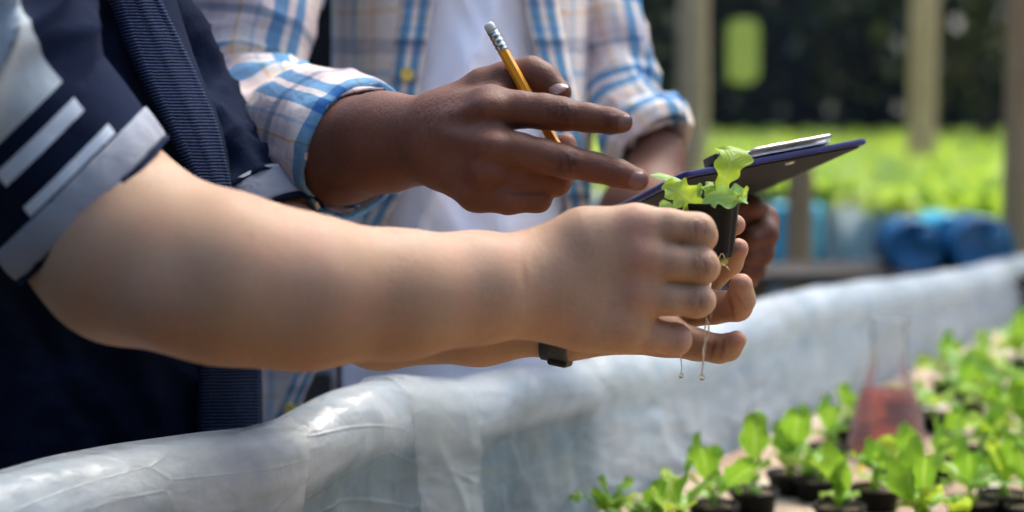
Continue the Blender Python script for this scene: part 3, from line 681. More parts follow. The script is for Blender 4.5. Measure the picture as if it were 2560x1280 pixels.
    def cfold(a, s): return .0035 * ridge(a * 2.2, s * 20, 3.1) + .002 * noise(a * 5, s * 60) + .0035 * np.sin(np.clip((s) / (sc[-1] - sc[0] + 1e-6), 0, 1) * np.pi) ** .5
    base0 = tot - (sc[-1] - sc[0])
    def shear2(a, s): return shear(a, s + base0)
    v, f, uv, *_ = tube(pc, rad[-26:][k26] + .0045, 73, cfold, tilt=shear2)
    uv[:, 1] += .031; solid(obj('rolled_cuff', v, f, MAT['plaid'], slv, uv * [1, 1.0]), .0035)
    # loose end of the cuff hanging under the wrist
    S, T = np.meshgrid(np.linspace(0, 1, 22), np.linspace(0, 1, 16), indexing='ij')
    X = 690 + 190 * S + 20 * T; Y = 470 + 55 * S * .3 + 70 * T + 14 * np.sin(S * 5); 
    v = P(X, Y, 1.27 - .03 * S + .012 * np.sin(T * 3.1 + S * 4))
    solid(obj('cuff_tail', v.reshape(-1, 3), grid_faces(22, 16), MAT['plaid'], slv, np.stack([S * .06 + .02, T * .03 + .05], -1).reshape(-1, 2)), .0015)
    # ---- left sleeve (viewer's right)
    ctr = [P(1445, -260, 1.66), P(1462, -100, 1.64), P(1488, 60, 1.62), P(1525, 190, 1.60), P(1580, 290, 1.57), P(1640, 372, 1.545)]
    rr = np.array([112, 108, 104, 96, 88, 84]) * np.array([1.66, 1.64, 1.62, 1.6, 1.57, 1.545]) / FPX
    n2 = 90; path = smoothpath(ctr, n2); rad = smoothpath(rr[:, None], n2)[:, 0]
    v, f, uv, *_ = tube(path, rad, 61, lambda a, s: .014 * ridge(s * 15 + .6 * a, a * .6, 12.7, 2.2) + .006 * ridge(s * 30, a, 4.2) - .007)
    sl = obj('sleeve', v, f, MAT['plaid'], root, uv); solid(sl, .0016)
    v, f, uv, *_ = tube(path[-15:], rad[-15:] + .006, 61, lambda a, s: .006 * ridge(a * 2, s * 30, 5.1) + .005 * np.sin(np.clip(s / .035, 0, 1) * np.pi) ** .5)
    uv[:, 1] += .012; solid(obj('rolled_cuff', v, f, MAT['plaid'], sl, uv), .004)
    legs(root, P(1155, 1400, 1.61), .17, .12, varied('grey_trousers', (.06, .065, .08), (.09, .095, .11), 30, .9, .3))
    return root
person_b = person_in_plaid()

# ================================================================== the grow bed: film-covered wall, boards
BED_Z = .88
W0 = np.array([.075, 1.53]); WD = unit(np.array([.575, .97])); WN = np.array([WD[1], -WD[0]])
def bed(t, o, z):
    """bed coordinates: t along the wall, o out from the wall into the bed, height z"""
    t, o, z = np.broadcast_arrays(np.asarray(t, float), np.asarray(o, float), np.asarray(z, float))
    return np.stack([W0[0] + WD[0] * t + WN[0] * o, W0[1] + WD[1] * t + WN[1] * o, z], -1)
def film_mat(name, c1, c2, tr=.3, stain=.5, alpha=1.0):
    m = M(name, c1, .3); m.set('Specular IOR Level', .5)
    st = m.coord('UV', (9, 1.2, 1)); n1 = m.noise(2.2, 5, st, .6, .4); n2 = m.noise(4.5, 5, m.coord('UV', (1, 1, 1)), .6)
    c = m.ramp(n1, [(.3, c1), (.72, c2)])
    uv = m.node('ShaderNodeUVMap'); sp = m.node('ShaderNodeSeparateXYZ'); m.link(uv.outputs[0], sp.inputs[0])
    sm = m.ramp(m.noise(8, 6, m.coord('UV', (.9, 1.2, 1)), .7, 1.0), [(.46, (0, 0, 0)), (.66, (1, 1, 1))])
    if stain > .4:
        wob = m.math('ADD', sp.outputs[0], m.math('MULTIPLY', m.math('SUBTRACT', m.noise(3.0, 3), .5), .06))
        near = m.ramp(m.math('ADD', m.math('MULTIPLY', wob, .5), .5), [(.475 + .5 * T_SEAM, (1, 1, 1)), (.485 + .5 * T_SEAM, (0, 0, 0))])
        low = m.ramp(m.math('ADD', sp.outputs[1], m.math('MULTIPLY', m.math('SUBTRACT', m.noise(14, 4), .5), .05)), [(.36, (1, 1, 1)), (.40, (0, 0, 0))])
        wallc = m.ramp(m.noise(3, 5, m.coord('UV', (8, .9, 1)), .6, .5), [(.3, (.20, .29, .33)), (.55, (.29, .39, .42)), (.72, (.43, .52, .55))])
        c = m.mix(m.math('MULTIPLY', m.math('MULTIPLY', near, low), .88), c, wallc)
    c = m.mix(m.math('MULTIPLY', sm, stain * .8), c, (.50, .49, .38))
    cr_ = m.node('ShaderNodeTexVoronoi', feature='DISTANCE_TO_EDGE'); cr_.inputs['Scale'].default_value = 5; nz0 = m.node('ShaderNodeTexNoise'); nz0.inputs['Scale'].default_value = 5; m.link(m.coord('UV', (1.5, 1, 1)), nz0.inputs['Vector'])
    wv0 = m.node('ShaderNodeVectorMath', operation='ADD'); m.link(m.coord('UV', (1.5, 1.9, 1), (0, 0, .5)), wv0.inputs[0]); m.link(wv0.outputs[0], cr_.inputs['Vector'])
    cl = m.ramp(cr_.outputs['Distance'], [(0.0, (1, 1, 1)), (.03, (0, 0, 0))]); m.bump(cl, .3, .004); c = m.mix(m.math('MULTIPLY', cl, .2), c, (.86, .90, .92))
    sp2 = m.ramp(m.noise(160, 2), [(.70, (0, 0, 0)), (.76, (1, 1, 1))]); c = m.mix(m.math('MULTIPLY', sp2, .35 * stain), c, (.10, .09, .07))
    vo = m.node('ShaderNodeTexVoronoi', feature='SMOOTH_F1'); vo.inputs['Scale'].default_value = 7; vo.inputs['Smoothness'].default_value = .25
    wv = m.node('ShaderNodeVectorMath', operation='ADD'); nz = m.node('ShaderNodeTexNoise'); nz.inputs['Scale'].default_value = 6; m.link(m.coord('UV', (1.6, .8, 1)), nz.inputs['Vector'])
    m.link(m.coord('UV', (2.2, 1.1, 1)), wv.inputs[0]); m.link(nz.outputs['Color'], wv.inputs[1]); m.link(wv.outputs[0], vo.inputs['Vector'])
    m.bump(vo.outputs['Distance'], .22, .014)
    m.color(c); m.bump(m.noise(16, 6, m.coord('UV', (3.5, .9, 1)), .6, .6), .22, .010); m.bump(m.noise(50, 3, m.coord('UV', (2, .8, 1))), .08, .003)
    m.link(m.ramp(m.noise(9, 3), [(.3, (.20,) * 3), (.7, (.40,) * 3)]), m.b.inputs['Roughness'])
    m.translucent(tr, c, 1 - alpha); return m.m
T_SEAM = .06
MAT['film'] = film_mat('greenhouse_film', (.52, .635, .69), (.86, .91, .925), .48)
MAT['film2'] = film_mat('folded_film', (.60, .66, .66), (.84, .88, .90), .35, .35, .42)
RIM = [(-500, 1330), (-250, 1255), (0, 1196), (150, 1160), (330, 1122), (500, 1097), (600, 1083), (680, 1060), (760, 1020), (850, 982), (950, 957), (1060, 950), (1130, 946),
       (1250, 926), (1400, 893), (1550, 872), (1700, 838), (1830, 780), (1930, 745), (2050, 717), (2200, 699), (2350, 676), (2560, 641), (2800, 612), (3300, 575)]
RO = -.026   # crest of the rim, behind the inner face
tz = []
for px, py in RIM:
    d = FW + RT * (px - 1280) / FPX - UP * (py - 640) / FPX
    # (CP + k d - W0) . WN = RO
    k = (RO + W0 @ WN) / (d[:2] @ WN); q = CP + k * d; tz.append((float((q[:2] - W0) @ WD), float(q[2])))
tz = np.array(tz)
def rim_z(t): return sinterp(t, tz, .012)
def wall_sheet(t, prof_s, ztop, extra=0.0):
    """cross-section of the film: prof_s 0 at the foot inside .. 1 at the ground outside"""
    s = prof_s; rr = .030
    ang = (s - .40) / .25 * math.pi * 1.15 - .35          # over the roll
    o_roll = RO + rr * np.cos(ang); z_roll = ztop - rr + rr * np.sin(ang)
    s_in = np.clip(s / .40, 0, 1); a0 = -.35
    o0 = RO + rr * math.cos(a0); z0 = ztop - rr + rr * math.sin(a0)
    o_in = .004 + (o0 - .010 - .004) * s_in ** 1.0 + .010 * np.clip((s_in - .8) / .2, 0, 1) ** 2; z_in = (BED_Z - .02) + (z0 - BED_Z + .02) * s_in
    s_out = np.clip((s - .65) / .35, 0, 1); a1 = math.pi * 1.15 - .35
    o1 = RO + rr * math.cos(a1); z1 = ztop - rr + rr * math.sin(a1)
    o_out = o1 - .02 * s_out; z_out = z1 + (.02 - z1) * s_out
    o = np.where(s < .40, o_in, np.where(s > .65, o_out, o_roll)); z = np.where(s < .40, z_in, np.where(s > .65, z_out, z_roll))
    return o, z
ts = np.linspace(tz[0, 0], tz[-1, 0], 760); ss = np.concatenate([np.linspace(0, .40, 26), np.linspace(.41, .65, 26), np.linspace(.67, 1, 12)])
T, S = np.meshgrid(ts, ss, indexing='ij'); ZT = rim_z(T) + .006 * (noise(T * 9, 1.1) - .5)
o, z = wall_sheet(T, S, ZT)
inn = np.clip((.40 - S) / .10, 0, 1); roll = np.exp(-((S - .5) / .12) ** 2)
disp = inn * (.010 * noise(T * 9 + .6 * S, S * 1.5, 3.3) + .007 * ridge(T * 15 + 1.5 * noise(T * 5, S * 4, 2), S * 1.2, 1.1, 5) - .004) \
    + roll * (.012 * (noise(T * 6 - 2.5 * S, S * 4, 6.1) - .5) + .005 * ridge(T * 9 + 6 * S, S * 3, 2.7, 5))
o = o + disp * (1 - .6 * roll); z = z + roll * disp * .5
v = bed(T, o, z); uv = np.stack([T, S], -1)
gb = empty('grow_bed', (float(bed(.3, .3, 0)[0]), float(bed(.3, .3, 0)[1]), 0), 'raised grow bed with its wall wrapped in cloudy white plastic film', 'planter')
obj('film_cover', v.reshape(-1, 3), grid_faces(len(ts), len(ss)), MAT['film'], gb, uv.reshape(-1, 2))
def t_at(px, py):
    d = FW + RT * (px - 1280) / FPX - UP * (py - 640) / FPX; k = (RO + W0 @ WN) / (d[:2] @ WN); return float(((CP + k * d)[:2] - W0) @ WD)
# loose flaps of film folded over the rim
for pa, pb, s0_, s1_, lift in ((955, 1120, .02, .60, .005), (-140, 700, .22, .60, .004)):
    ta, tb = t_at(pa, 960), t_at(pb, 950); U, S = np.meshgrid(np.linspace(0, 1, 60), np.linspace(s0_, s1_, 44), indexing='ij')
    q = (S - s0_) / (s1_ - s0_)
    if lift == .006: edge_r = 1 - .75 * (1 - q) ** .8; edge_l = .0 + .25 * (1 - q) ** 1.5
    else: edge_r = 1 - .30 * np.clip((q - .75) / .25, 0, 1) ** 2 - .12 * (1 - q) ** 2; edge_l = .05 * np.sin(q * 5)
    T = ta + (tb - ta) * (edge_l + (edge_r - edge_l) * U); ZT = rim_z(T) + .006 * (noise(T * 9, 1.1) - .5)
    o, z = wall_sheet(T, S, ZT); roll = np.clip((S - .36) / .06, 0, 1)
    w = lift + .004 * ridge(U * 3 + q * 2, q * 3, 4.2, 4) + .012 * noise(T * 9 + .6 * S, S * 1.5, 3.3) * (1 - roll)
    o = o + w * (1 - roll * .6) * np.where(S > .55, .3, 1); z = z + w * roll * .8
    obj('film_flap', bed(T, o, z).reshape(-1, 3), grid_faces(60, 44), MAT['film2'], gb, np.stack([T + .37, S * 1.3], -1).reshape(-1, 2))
# timber lining boards of the bed behind and under the film, far wall
MAT['timber'] = varied('grey_timber', (.20, .16, .11), (.32, .26, .18), 20, .8, .4, 90, .002)
v, f = box((0, 0, 0), (1, 1, 1)); v = np.array(v)
def bed_box(name, t0, t1, o0, o1, z0, z1, mat, par, **k):
    q = bed(t0 + (t1 - t0) * v[:, 0], o0 + (o1 - o0) * v[:, 1], z0 + (z1 - z0) * v[:, 2]); fl = [tuple(reversed(x)) for x in f]
    return obj(name, q, fl, mat, par, smooth=False, **k)
bed_box('side_board', -.9, 3.4, -.050, -.030, .05, .90, MAT['timber'], gb)
bed_box('side_board', -.9, 3.4, 1.26, 1.29, .05, .93, MAT['timber'], gb)
bed_box('bottom_board', -.9, 3.4, -.03, 1.26, .60, .63, MAT['timber'], gb)
for tt_ in (-.8, .4, 1.6, 2.8):
    for oo in (-.045, 1.25): bed_box('bed_leg', tt_, tt_ + .06, oo - .02, oo + .04, 0, .60, MAT['timber'], gb)
m = M('foam_board', (.62, .52, .38), .75)
c = m.ramp(m.noise(7, 6, rough=.65), [(.30, (.22, .13, .075)), (.46, (.34, .225, .13)), (.60, (.46, .36, .24)), (.75, (.60, .54, .42))])
c = m.mix(m.ramp(m.noise(80, 4), [(.52, (0, 0, 0)), (.68, (.8, .8, .8))]), c, (.30, .21, .13))
c = m.mix(m.ramp(m.noise(23, 3), [(.60, (0, 0, 0)), (.72, (.7, .7, .7))]), c, (.62, .66, .58))
m.color(c); m.bump(m.noise(120, 4), .5, .002); MAT['foam'] = m.m
for i, (t0, t1, nm) in enumerate(((-.75, .02, 'nearest the camera'), (.026, .62, 'the red flask stands on'), (.626, 1.22, 'just beyond the red flask'), (1.226, 2.4, 'farthest from the camera'))):
    b_ = bed_box('planting_board', t0, t1, .022, .80, BED_Z - .03, BED_Z, MAT['foam'], None); bevel(b_, .003, 1)
    props(b_, 'tan speckled foam planting board, the one ' + nm, 'board', 'planting boards floating in the grow bed')
    b_ = bed_box('planting_board', t0, t1, .806, 1.25, BED_Z - .03, BED_Z, MAT['foam'], None); bevel(b_, .003, 1)
    props(b_, 'tan foam board on the bed\'s right side beside the one ' + nm, 'board', 'planting boards floating in the grow bed')

# ================================================================== lettuce leaves and seedlings
def leaf_mat(name, c1, c2, back, vein=(.42, .58, .16), tr=.42):
    m = M(name, c1, .42); m.set('Specular IOR Level', .35)
    uv = m.node('ShaderNodeUVMap'); sp = m.node('ShaderNodeSeparateXYZ'); m.link(uv.outputs[0], sp.inputs[0])
    oi = m.node('ShaderNodeObjectInfo')
    c = m.ramp(m.noise(45, 4), [(.3, c1), (.7, c2)])
    c = m.mix(m.math('MULTIPLY', oi.outputs['Random'], .55), c, m.mix(.5, c, (.10, .30, .03)))
    ax = m.math('ABSOLUTE', sp.outputs[0])
    rib = m.ramp(ax, [(.0, (1, 1, 1)), (.05, (.9, .9, .9)), (.12, (0, 0, 0))])
    w = m.node('ShaderNodeTexWave', wave_type='BANDS', bands_direction='Y'); w.inputs['Scale'].default_value = 3.2; w.inputs['Distortion'].default_value = 1.2
    cmb = m.node('ShaderNodeCombineXYZ'); m.link(m.math('SUBTRACT', sp.outputs[1], m.math('MULTIPLY', ax, .35)), cmb.inputs[1]); m.link(cmb.outputs[0], w.inputs[0])
    vn = m.ramp(w.outputs['Fac'], [(.86, (0, 0, 0)), (1.0, (.18, .18, .18))])
    c = m.mix(rib, m.mix(vn, c, vein), vein)
    m.color(c); m.bump(m.math('ADD', w.outputs['Fac'], m.math('MULTIPLY', m.noise(260, 3), 1.2)), .22, .0012)
    m.translucent(tr, m.mix(.5, c, back)); return m.m
MAT['leaf'] = leaf_mat('lettuce_leaf', (.15, .36, .03), (.23, .46, .045), (.42, .64, .04))
MAT['leaf_y'] = leaf_mat('young_lettuce_leaf', (.34, .52, .05), (.44, .62, .08), (.68, .80, .05))
MAT['leaf_p'] = leaf_mat('pale_lettuce_leaf', (.28, .50, .11), (.36, .58, .16), (.50, .74, .12), tr=.38)
MAT['leaf_old'] = varied('yellowed_leaf', (.72, .48, .02), (.80, .58, .05), 40, .5)
MAT['root'] = varied('root', (.62, .52, .33), (.74, .66, .46), 200, .6)
MAT['sponge'] = varied('sponge', (.40, .34, .06), (.52, .44, .10), 160, .9, .6, 500, .001)
def leaf_mesh(name, L, W, a0, a1, stalk=.3, cup=.25, ruf=.1, fr=9, seed=0, nu=13, nv=21, lobe=.07, mat='leaf'):
    s = np.linspace(0, 1, nv); x = np.linspace(-1, 1, nu); X, S_ = np.meshgrid(x, s, indexing='ij')
    ang = a0 + (a1 - a0) * s ** 1.3; dy = np.sin(ang) * L / (nv - 1); dz = np.cos(ang) * L / (nv - 1)
    cy = np.concatenate([[0], np.cumsum(dy[1:])]); cz = np.concatenate([[0], np.cumsum(dz[1:])])
    q = np.clip((s - stalk) / (1 - stalk), 0, 1)
    w = W * (.10 + .02 * s + .90 * np.sin(np.pi * np.clip(q, 0, 1) ** .75) ** .62 * (.62 + .38 * q) + .0)
    w = w * (1 + lobe * np.sin(s * 21 + seed)); w[-1] *= .35
    edge = np.abs(X) ** 2.2
    ruf = ruf * 2.4
    h = cup * W * (X ** 2) * (.3 + q[None]) + ruf * W * edge * np.sin(fr * S_ + 2.2 * X + seed) * q[None] + .5 * ruf * W * edge * np.sin(2.3 * fr * S_ - 1.5 * X + seed * 2) * q[None]
    ny, nz = -np.cos(ang), np.sin(ang)
    v = np.stack([X * w[None], cy[None] + h * ny[None], cz[None] + h * nz[None]], -1)
    return mesh_data(name, v.reshape(-1, 3), grid_faces(nu, nv), MAT[mat], np.stack([X, S_], -1).reshape(-1, 2))
LEAVES = [leaf_mesh('leaf_mesh', .056, .0150, .05, .45, .42, .30, .12, 9, 1.0, lobe=.13), leaf_mesh('leaf_mesh', .050, .0150, .15, 1.1, .40, .30, .10, 9, 2.0, lobe=.05),
          leaf_mesh('leaf_mesh', .046, .0140, .45, 1.9, .36, .25, .14, 11, 3.0), leaf_mesh('leaf_mesh', .038, .0115, .7, 2.0, .34, .30, .12, 10, 4.0),
          leaf_mesh('leaf_mesh', .048, .0175, .10, .8, .44, .45, .14, 8, 5.0, lobe=.14), leaf_mesh('leaf_mesh', .030, .0085, .25, .9, .45, .4, .06, 8, 6.0, lobe=.0)]
rv = random.Random(3)
for k_ in range(9):
    LEAVES.append(leaf_mesh('leaf_mesh', rv.uniform(.034, .056), rv.uniform(.009, .017), rv.uniform(0, .5), rv.uniform(.6, 2.3), rv.uniform(.3, .5), rv.uniform(-.2, .6), rv.uniform(.06, .22), rv.uniform(6, 14), rv.uniform(0, 9), lobe=rv.uniform(.04, .2)))
LEAVES_Y = []
for q in LEAVES:
    c_ = q.copy(); c_.materials.clear(); c_.materials.append(MAT['leaf_y']); LEAVES_Y.append(c_)
LEAVES_P = []
for q in LEAVES:
    c_ = q.copy(); c_.materials.clear(); c_.materials.append(MAT['leaf_p']); LEAVES_P.append(c_)
def pot_mesh(r, rb, h):
    prof = [(rb * .2, -h), (rb, -h), (rb + (r - rb) * .85, -.006), (r * .97, -.005), (r * 1.10, -.004), (r * 1.11, -.001), (r * 1.09, 0), (r * .98, -.0005), (r * .93, -.003), (r * .90, -.012), (r * .5, -.0115), (.0004, -.011)]
    v, f = lathe(prof, 48); v = v.reshape(48, len(prof), 3); ph = np.arctan2(v[:, 2, 1], v[:, 2, 0])
    k = 1 - .035 * (np.cos(ph * 12) > .2); v[:, 1:3, :2] *= k[:, None, None]
    fr = [x for x in f]
    return v.reshape(-1, 3), fr
pv, pf = pot_mesh(.0215, .0165, .046)
POT = mesh_data('net_pot_mesh', pv, pf, MAT['black'])
sv_, sf_ = lathe([(.0205, -.004), (.014, -.0015), (.0001, -.002)], 16)
SOIL = mesh_data('sponge_mesh', sv_, sf_, varied('peat_plug', (.05, .035, .02), (.12, .08, .045), 120, .95, .6, 400, .001))
def inst(name, me, parent, loc=(0, 0, 0), rot=(0, 0, 0), sc=1.0):
    o = bpy.data.objects.new(name, me); COL.objects.link(o); o.parent = parent; o.location = loc; o.rotation_euler = rot
    o.scale = (sc,) * 3 if isinstance(sc, (int, float)) else sc; return o
def seedling(px, py, label, n=6, big=1.0, tall=None, up=.021, seed=0, spread=1.0):
    r = random.Random(seed); c = on_level(px, py, BED_Z + up)
    o = empty('lettuce_seedling', (c[0], c[1], c[2]), label, 'seedling', 'lettuce seedlings in the grow bed')
    inst('net_pot', POT, o, (0, 0, 0), (0, 0, r.random() * 6)); inst('growing_plug', SOIL, o)
    a = r.random() * 6.28
    for k in range(n + 1):
        a += 2.4 + r.uniform(-.35, .35); v_ = r.choice((0, 1, 2, 3, 5, 6, 7, 8, 9, 10, 11, 12, 13, 14)); pool = r.choice((LEAVES, LEAVES, LEAVES, LEAVES_Y, LEAVES_P))
        s_ = big * r.uniform(.75, 1.18)
        inst('leaf', pool[v_], o, (.004 * math.sin(a), -.004 * math.cos(a), -.003), (r.uniform(-.18, .18), r.uniform(-.25, .25), a), (s_ * r.uniform(.75, 1.2), s_, s_ * r.uniform(.9, 1.1)))
    if tall:
        for (rz, v_, s_, rx, ry) in tall: inst('leaf', LEAVES[v_], o, (0, 0, -.003), (rx, ry, rz), (s_ * .80, s_ * 1.0, s_ * 1.0))
    return o
SEED = [  # survey position of the pot rim, how it is told apart, leaves, size, tall leaves (facing, mesh, size, lean, roll)
 (1520, 1302, 'lettuce seedling cut by the bottom edge, leftmost of all in the bed', 6, .9, None),
 (1612, 1318, 'small lettuce seedling at the bottom edge, second from the left end', 7, .95, None),
 (1700, 1318, 'broad-leaved lettuce seedling at the bottom edge, third from the left end', 6, 1.1, None),
 (1782, 1258, 'lettuce seedling with a big upright leaf bent over at left, front left', 5, .85, [(2.9, 4, 1.28, .1, .15), (3.4, 1, 1.35, -.15, -.45)]),
 (1884, 1224, 'lettuce seedling with one spade-shaped upright leaf, black pot lip showing', 5, .7, [(3.1, 0, 1.38, .05, .0)]),
 (1975, 1180, 'tallest lettuce seedling by the film wall, long leaf curling at the top', 6, .8, [(3.0, 1, 1.5, .15, -.1), (.6, 0, 1.05, .1, .2)]),
 (2046, 1196, 'lettuce seedling in the wide black pot beside the tallest seedling', 5, .75, None),
 (2098, 1262, 'lettuce seedling in the full black pot, middle of the bottom edge', 5, .75, [(3.6, 4, 1.25, .0, .25), (2.3, 1, 1.0, .1, -.3)]),
 (2190, 1218, 'dense lettuce seedling right in front of the red flask', 7, .95, [(3.3, 4, .95, .1, .1)]),
 (2262, 1180, 'lettuce seedling with a round dark leaf at the foot of the red flask', 6, .9, [(3.1, 4, 1.0, .0, .0)]),
 (2335, 1150, 'lettuce seedling in the black pot just right of the flask base', 4, .8, [(3.9, 2, 1.2, .0, .5)]),
 (2312, 1302, 'largest lettuce seedling at the bottom edge, two broad fan leaves', 7, 1.1, [(3.1, 4, 1.5, .0, .1), (3.6, 4, 1.3, .2, .5)]),
 (2428, 1250, 'frilly lettuce seedling in a black pot, lower right', 7, .95, [(3.0, 4, 1.1, .1, .1)]),
 (2508, 1232, 'tall thick lettuce seedling near the lower right corner', 7, 1.05, [(3.1, 0, 1.1, .0, -.1)]),
 (2578, 1265, 'lettuce seedling cut by the right edge at the lower corner', 6, 1.1, [(3.0, 0, 1.1, .1, .2)]),
 (2400, 1118, 'lettuce seedling with an arched leaf over its tilted black pot', 5, .95, [(4.1, 2, 1.4, .0, .4)]),
 (2492, 1128, 'pale lettuce seedling between the flask and the right edge', 6, 1.0, None),
 (2568, 1110, 'rounded pale lettuce seedling at the right edge, half way up the bed', 6, 1.1, [(3.0, 4, 1.2, 0, 0)]),
 (2070, 1112, 'bluish lettuce seedling left of the flask near the film wall', 7, .85, [(3.1, 4, 1.1, .0, .0)]),
 (2128, 1060, 'small lettuce seedling against the film just left of the flask', 6, .8, [(2.6, 0, .9, .1, .2)]),
 (2330, 1032, 'yellow-green lettuce seedling directly right of the flask shoulder', 7, 1.0, None),
 (2258, 1010, 'lettuce seedling seen through the clear glass of the flask', 6, .95, None),
 (2420, 1002, 'large yellow-green lettuce seedling in the middle rear of the bed', 8, 1.25, [(3.1, 4, 1.2, 0, 0)]),
 (2480, 1040, 'flat spreading lettuce seedling behind the pale ones at right', 7, 1.1, None),
 (2372, 952, 'round dark green lettuce seedling close to the film, rear left', 7, 1.15, [(3.1, 4, 1.35, 0, 0)]),
 (2470, 940, 'bright lettuce seedling near the film, second from the far end', 8, 1.2, None),
 (2552, 972, 'lettuce seedling at the right edge beside an orange patch', 7, 1.2, None),
 (2548, 900, 'farthest lettuce seedling, yellow-green at the right edge near the film', 8, 1.35, [(3.1, 0, 1.4, 0, 0)]),
]
for i, (px, py, lab, n, big, tall) in enumerate(SEED): seedling(px, py, lab, n, big, tall, seed=100 + i)
# a yellowed leaf lying on the pots
q = leaf_mesh('yellow_leaf_mesh', .045, .012, 1.2, 1.7, .15, .5, .1, 6, 2.0); q.materials.clear(); q.materials.append(MAT['leaf_old'])
yl = bpy.data.objects.new('fallen_leaf', q); COL.objects.link(yl); yl.location = on_level(2128, 1186, BED_Z + .006) ; yl.rotation_euler = (.25, .3, 4.5)
props(yl, 'yellowed fallen leaf lying behind the front black pots', 'leaf')

# ================================================================== the seedling being held
def leaf_path(pts, widths, side, mat, parent, ruf=.15, fr=14, cup=.2, seed=0, nu=13, nv=33, lobe=.0):
    """leaf blade along surveyed points; widths = half widths in px; side = direction across the blade"""
    pts = np.array([P(*p) for p in pts]); c = smoothpath(pts, nv); t = unit(np.gradient(c, axis=0))
    side = np.asarray(side, float); sd_ = unit(side[None] - t * (t @ side)[:, None]); nr = np.cross(sd_, t)
    w = smoothpath(np.array(widths, float)[:, None] * 1.045 / FPX, nv)[:, 0]; s = np.linspace(0, 1, nv)
    X, S_ = np.meshgrid(np.linspace(-1, 1, nu), s, indexing='ij')
    W = w[None] * (1 + lobe * np.sin(S_ * 26 + seed + X) * np.abs(X)); e = np.abs(X) ** 2
    h = cup * W * X ** 2 + ruf * W * e * (np.sin(fr * S_ + 2.5 * X + seed) + .6 * np.sin(2.2 * fr * S_ - 2 * X + 1.7 * seed))
    v = c[None] + (X * W)[..., None] * sd_[None] + h[..., None] * nr[None]
    o = obj('leaf', v.reshape(-1, 3), grid_faces(nu, nv), MAT[mat], parent, np.stack([X, S_], -1).reshape(-1, 2)); subd(o, 1); return o
HD = 1.045; hc = P(1764, 508, HD)
held = empty('lettuce_seedling', tuple(P(1764, 642, HD)), 'frilly lettuce seedling in a small black pot held between two hands', 'seedling')
prof = [(.004, -.0338), (.0171, -.0338), (.0185, -.030), (.0212, -.002), (.0219, -.001), (.0221, .0004), (.0212, .0008), (.0204, 0), (.0198, -.006), (.010, -.005), (.0002, -.005)]
pv2, pf2 = lathe(prof, 64); pv2 = pv2.reshape(64, len(prof), 3); ph = np.arctan2(pv2[:, 2, 1], pv2[:, 2, 0]); k = 1 - .04 * (np.cos(ph * 10) > .35); pv2[:, 1:4, :2] *= k[:, None, None]
obj('net_pot', pv2.reshape(-1, 3) + hc, pf2, MAT['black'], held)
sp_v, sp_f = lathe([(.0003, -.0405), (.0125, -.0400), (.0145, -.038), (.0150, -.0336), (.0003, -.0334)], 32); obj('sponge_plug', sp_v + hc, sp_f, MAT['sponge'], held)
leaf_path([(1797, 512, 1.045), (1803, 478, 1.042), (1812, 445, 1.040), (1826, 410, 1.036), (1836, 382, 1.040), (1838, 368, 1.046)], [6, 14, 22, 38, 42, 10], RT * 1 + UP * -.15, 'leaf_y', held, .14, 15, .18, 1.2, lobe=.22)
leaf_path([(1744, 530, 1.030), (1766, 508, 1.026), (1790, 496, 1.024), (1826, 492, 1.022), (1856, 487, 1.026), (1868, 490, 1.030)], [5, 12, 24, 26, 22, 5], UP * 1 + FW * .35, 'leaf_p', held, .22, 16, -.2, .4, lobe=.28)
leaf_path([(1838, 499, 1.020), (1848, 488, 1.018), (1858, 480, 1.020), (1866, 488, 1.024)], [6, 18, 18, 6], RT + UP * .8, 'leaf_y', held, .15, 9, .2, 2.0)
leaf_path([(1750, 526, 1.034), (1728, 505, 1.028), (1706, 486, 1.026), (1680, 470, 1.030), (1658, 462, 1.036)], [6, 26, 34, 24, 8], UP * .8 + RT * .75, 'leaf_y', held, .22, 17, .25, 3.1, lobe=.25)
leaf_path([(1745, 520, 1.050), (1718, 470, 1.055), (1690, 450, 1.056), (1655, 440, 1.054), (1626, 438, 1.052)], [5, 12, 20, 15, 3], UP * .7 + FW * .8, 'leaf_p', held, .10, 9, -.25, 4.0)
leaf_path([(1782, 505, 1.038), (1775, 485, 1.034), (1772, 468, 1.034), (1780, 455, 1.038)], [5, 12, 15, 6], RT + UP * .2, 'leaf_y', held, .3, 12, .2, 5.0, lobe=.2)
leaf_path([(1690, 524, 1.03), (1672, 516, 1.028), (1656, 512, 1.03), (1648, 518, 1.032)], [5, 10, 11, 4], UP + FW * .3, 'leaf_p', held, .25, 10, .3, 6.0)
leaf_path([(1752, 524, 1.048), (1742, 500, 1.052), (1744, 478, 1.056), (1752, 458, 1.056)], [4, 10, 12, 4], RT, 'leaf', held, .2, 9, .2, 7.0)
def strand(pts, r, name, par, mat):
    v, f, uv, *_ = tube(smoothpath([P(*p) for p in pts], 60), np.linspace(r, r * .75, 60) * (1 + .25 * np.sin(np.arange(60) * .9)), 9); return obj(name, v, f, MAT[mat], par, uv)
strand([(1792, 650, 1.035), (1774, 720, 1.012), (1764, 782, 1.004), (1771, 812, 1.004), (1770, 838, 1.004), (1761, 860, 1.004), (1758, 895, 1.004), (1755, 936, 1.004)], .00062, 'root', held, 'root')
strand([(1766, 800, 1.006), (1762, 825, 1.007), (1761, 858, 1.005), (1757, 880, 1.003), (1759, 912, 1.005), (1754, 940, 1.004)], .0005, 'root', held, 'root')
strand([(1700, 842, 1.03), (1699, 872, 1.020), (1702, 890, 1.012), (1704, 915, 1.012), (1703, 934, 1.012)], .0004, 'root', held, 'root')
strand([(1783, 672, 1.022), (1795, 668, 1.020), (1805, 660, 1.018), (1818, 668, 1.02), (1823, 675, 1.02)], .00032, 'root', held, 'root')
strand([(1795, 648, 1.022), (1804, 634, 1.02), (1810, 640, 1.02), (1812, 648, 1.02)], .00028, 'root', held, 'root')
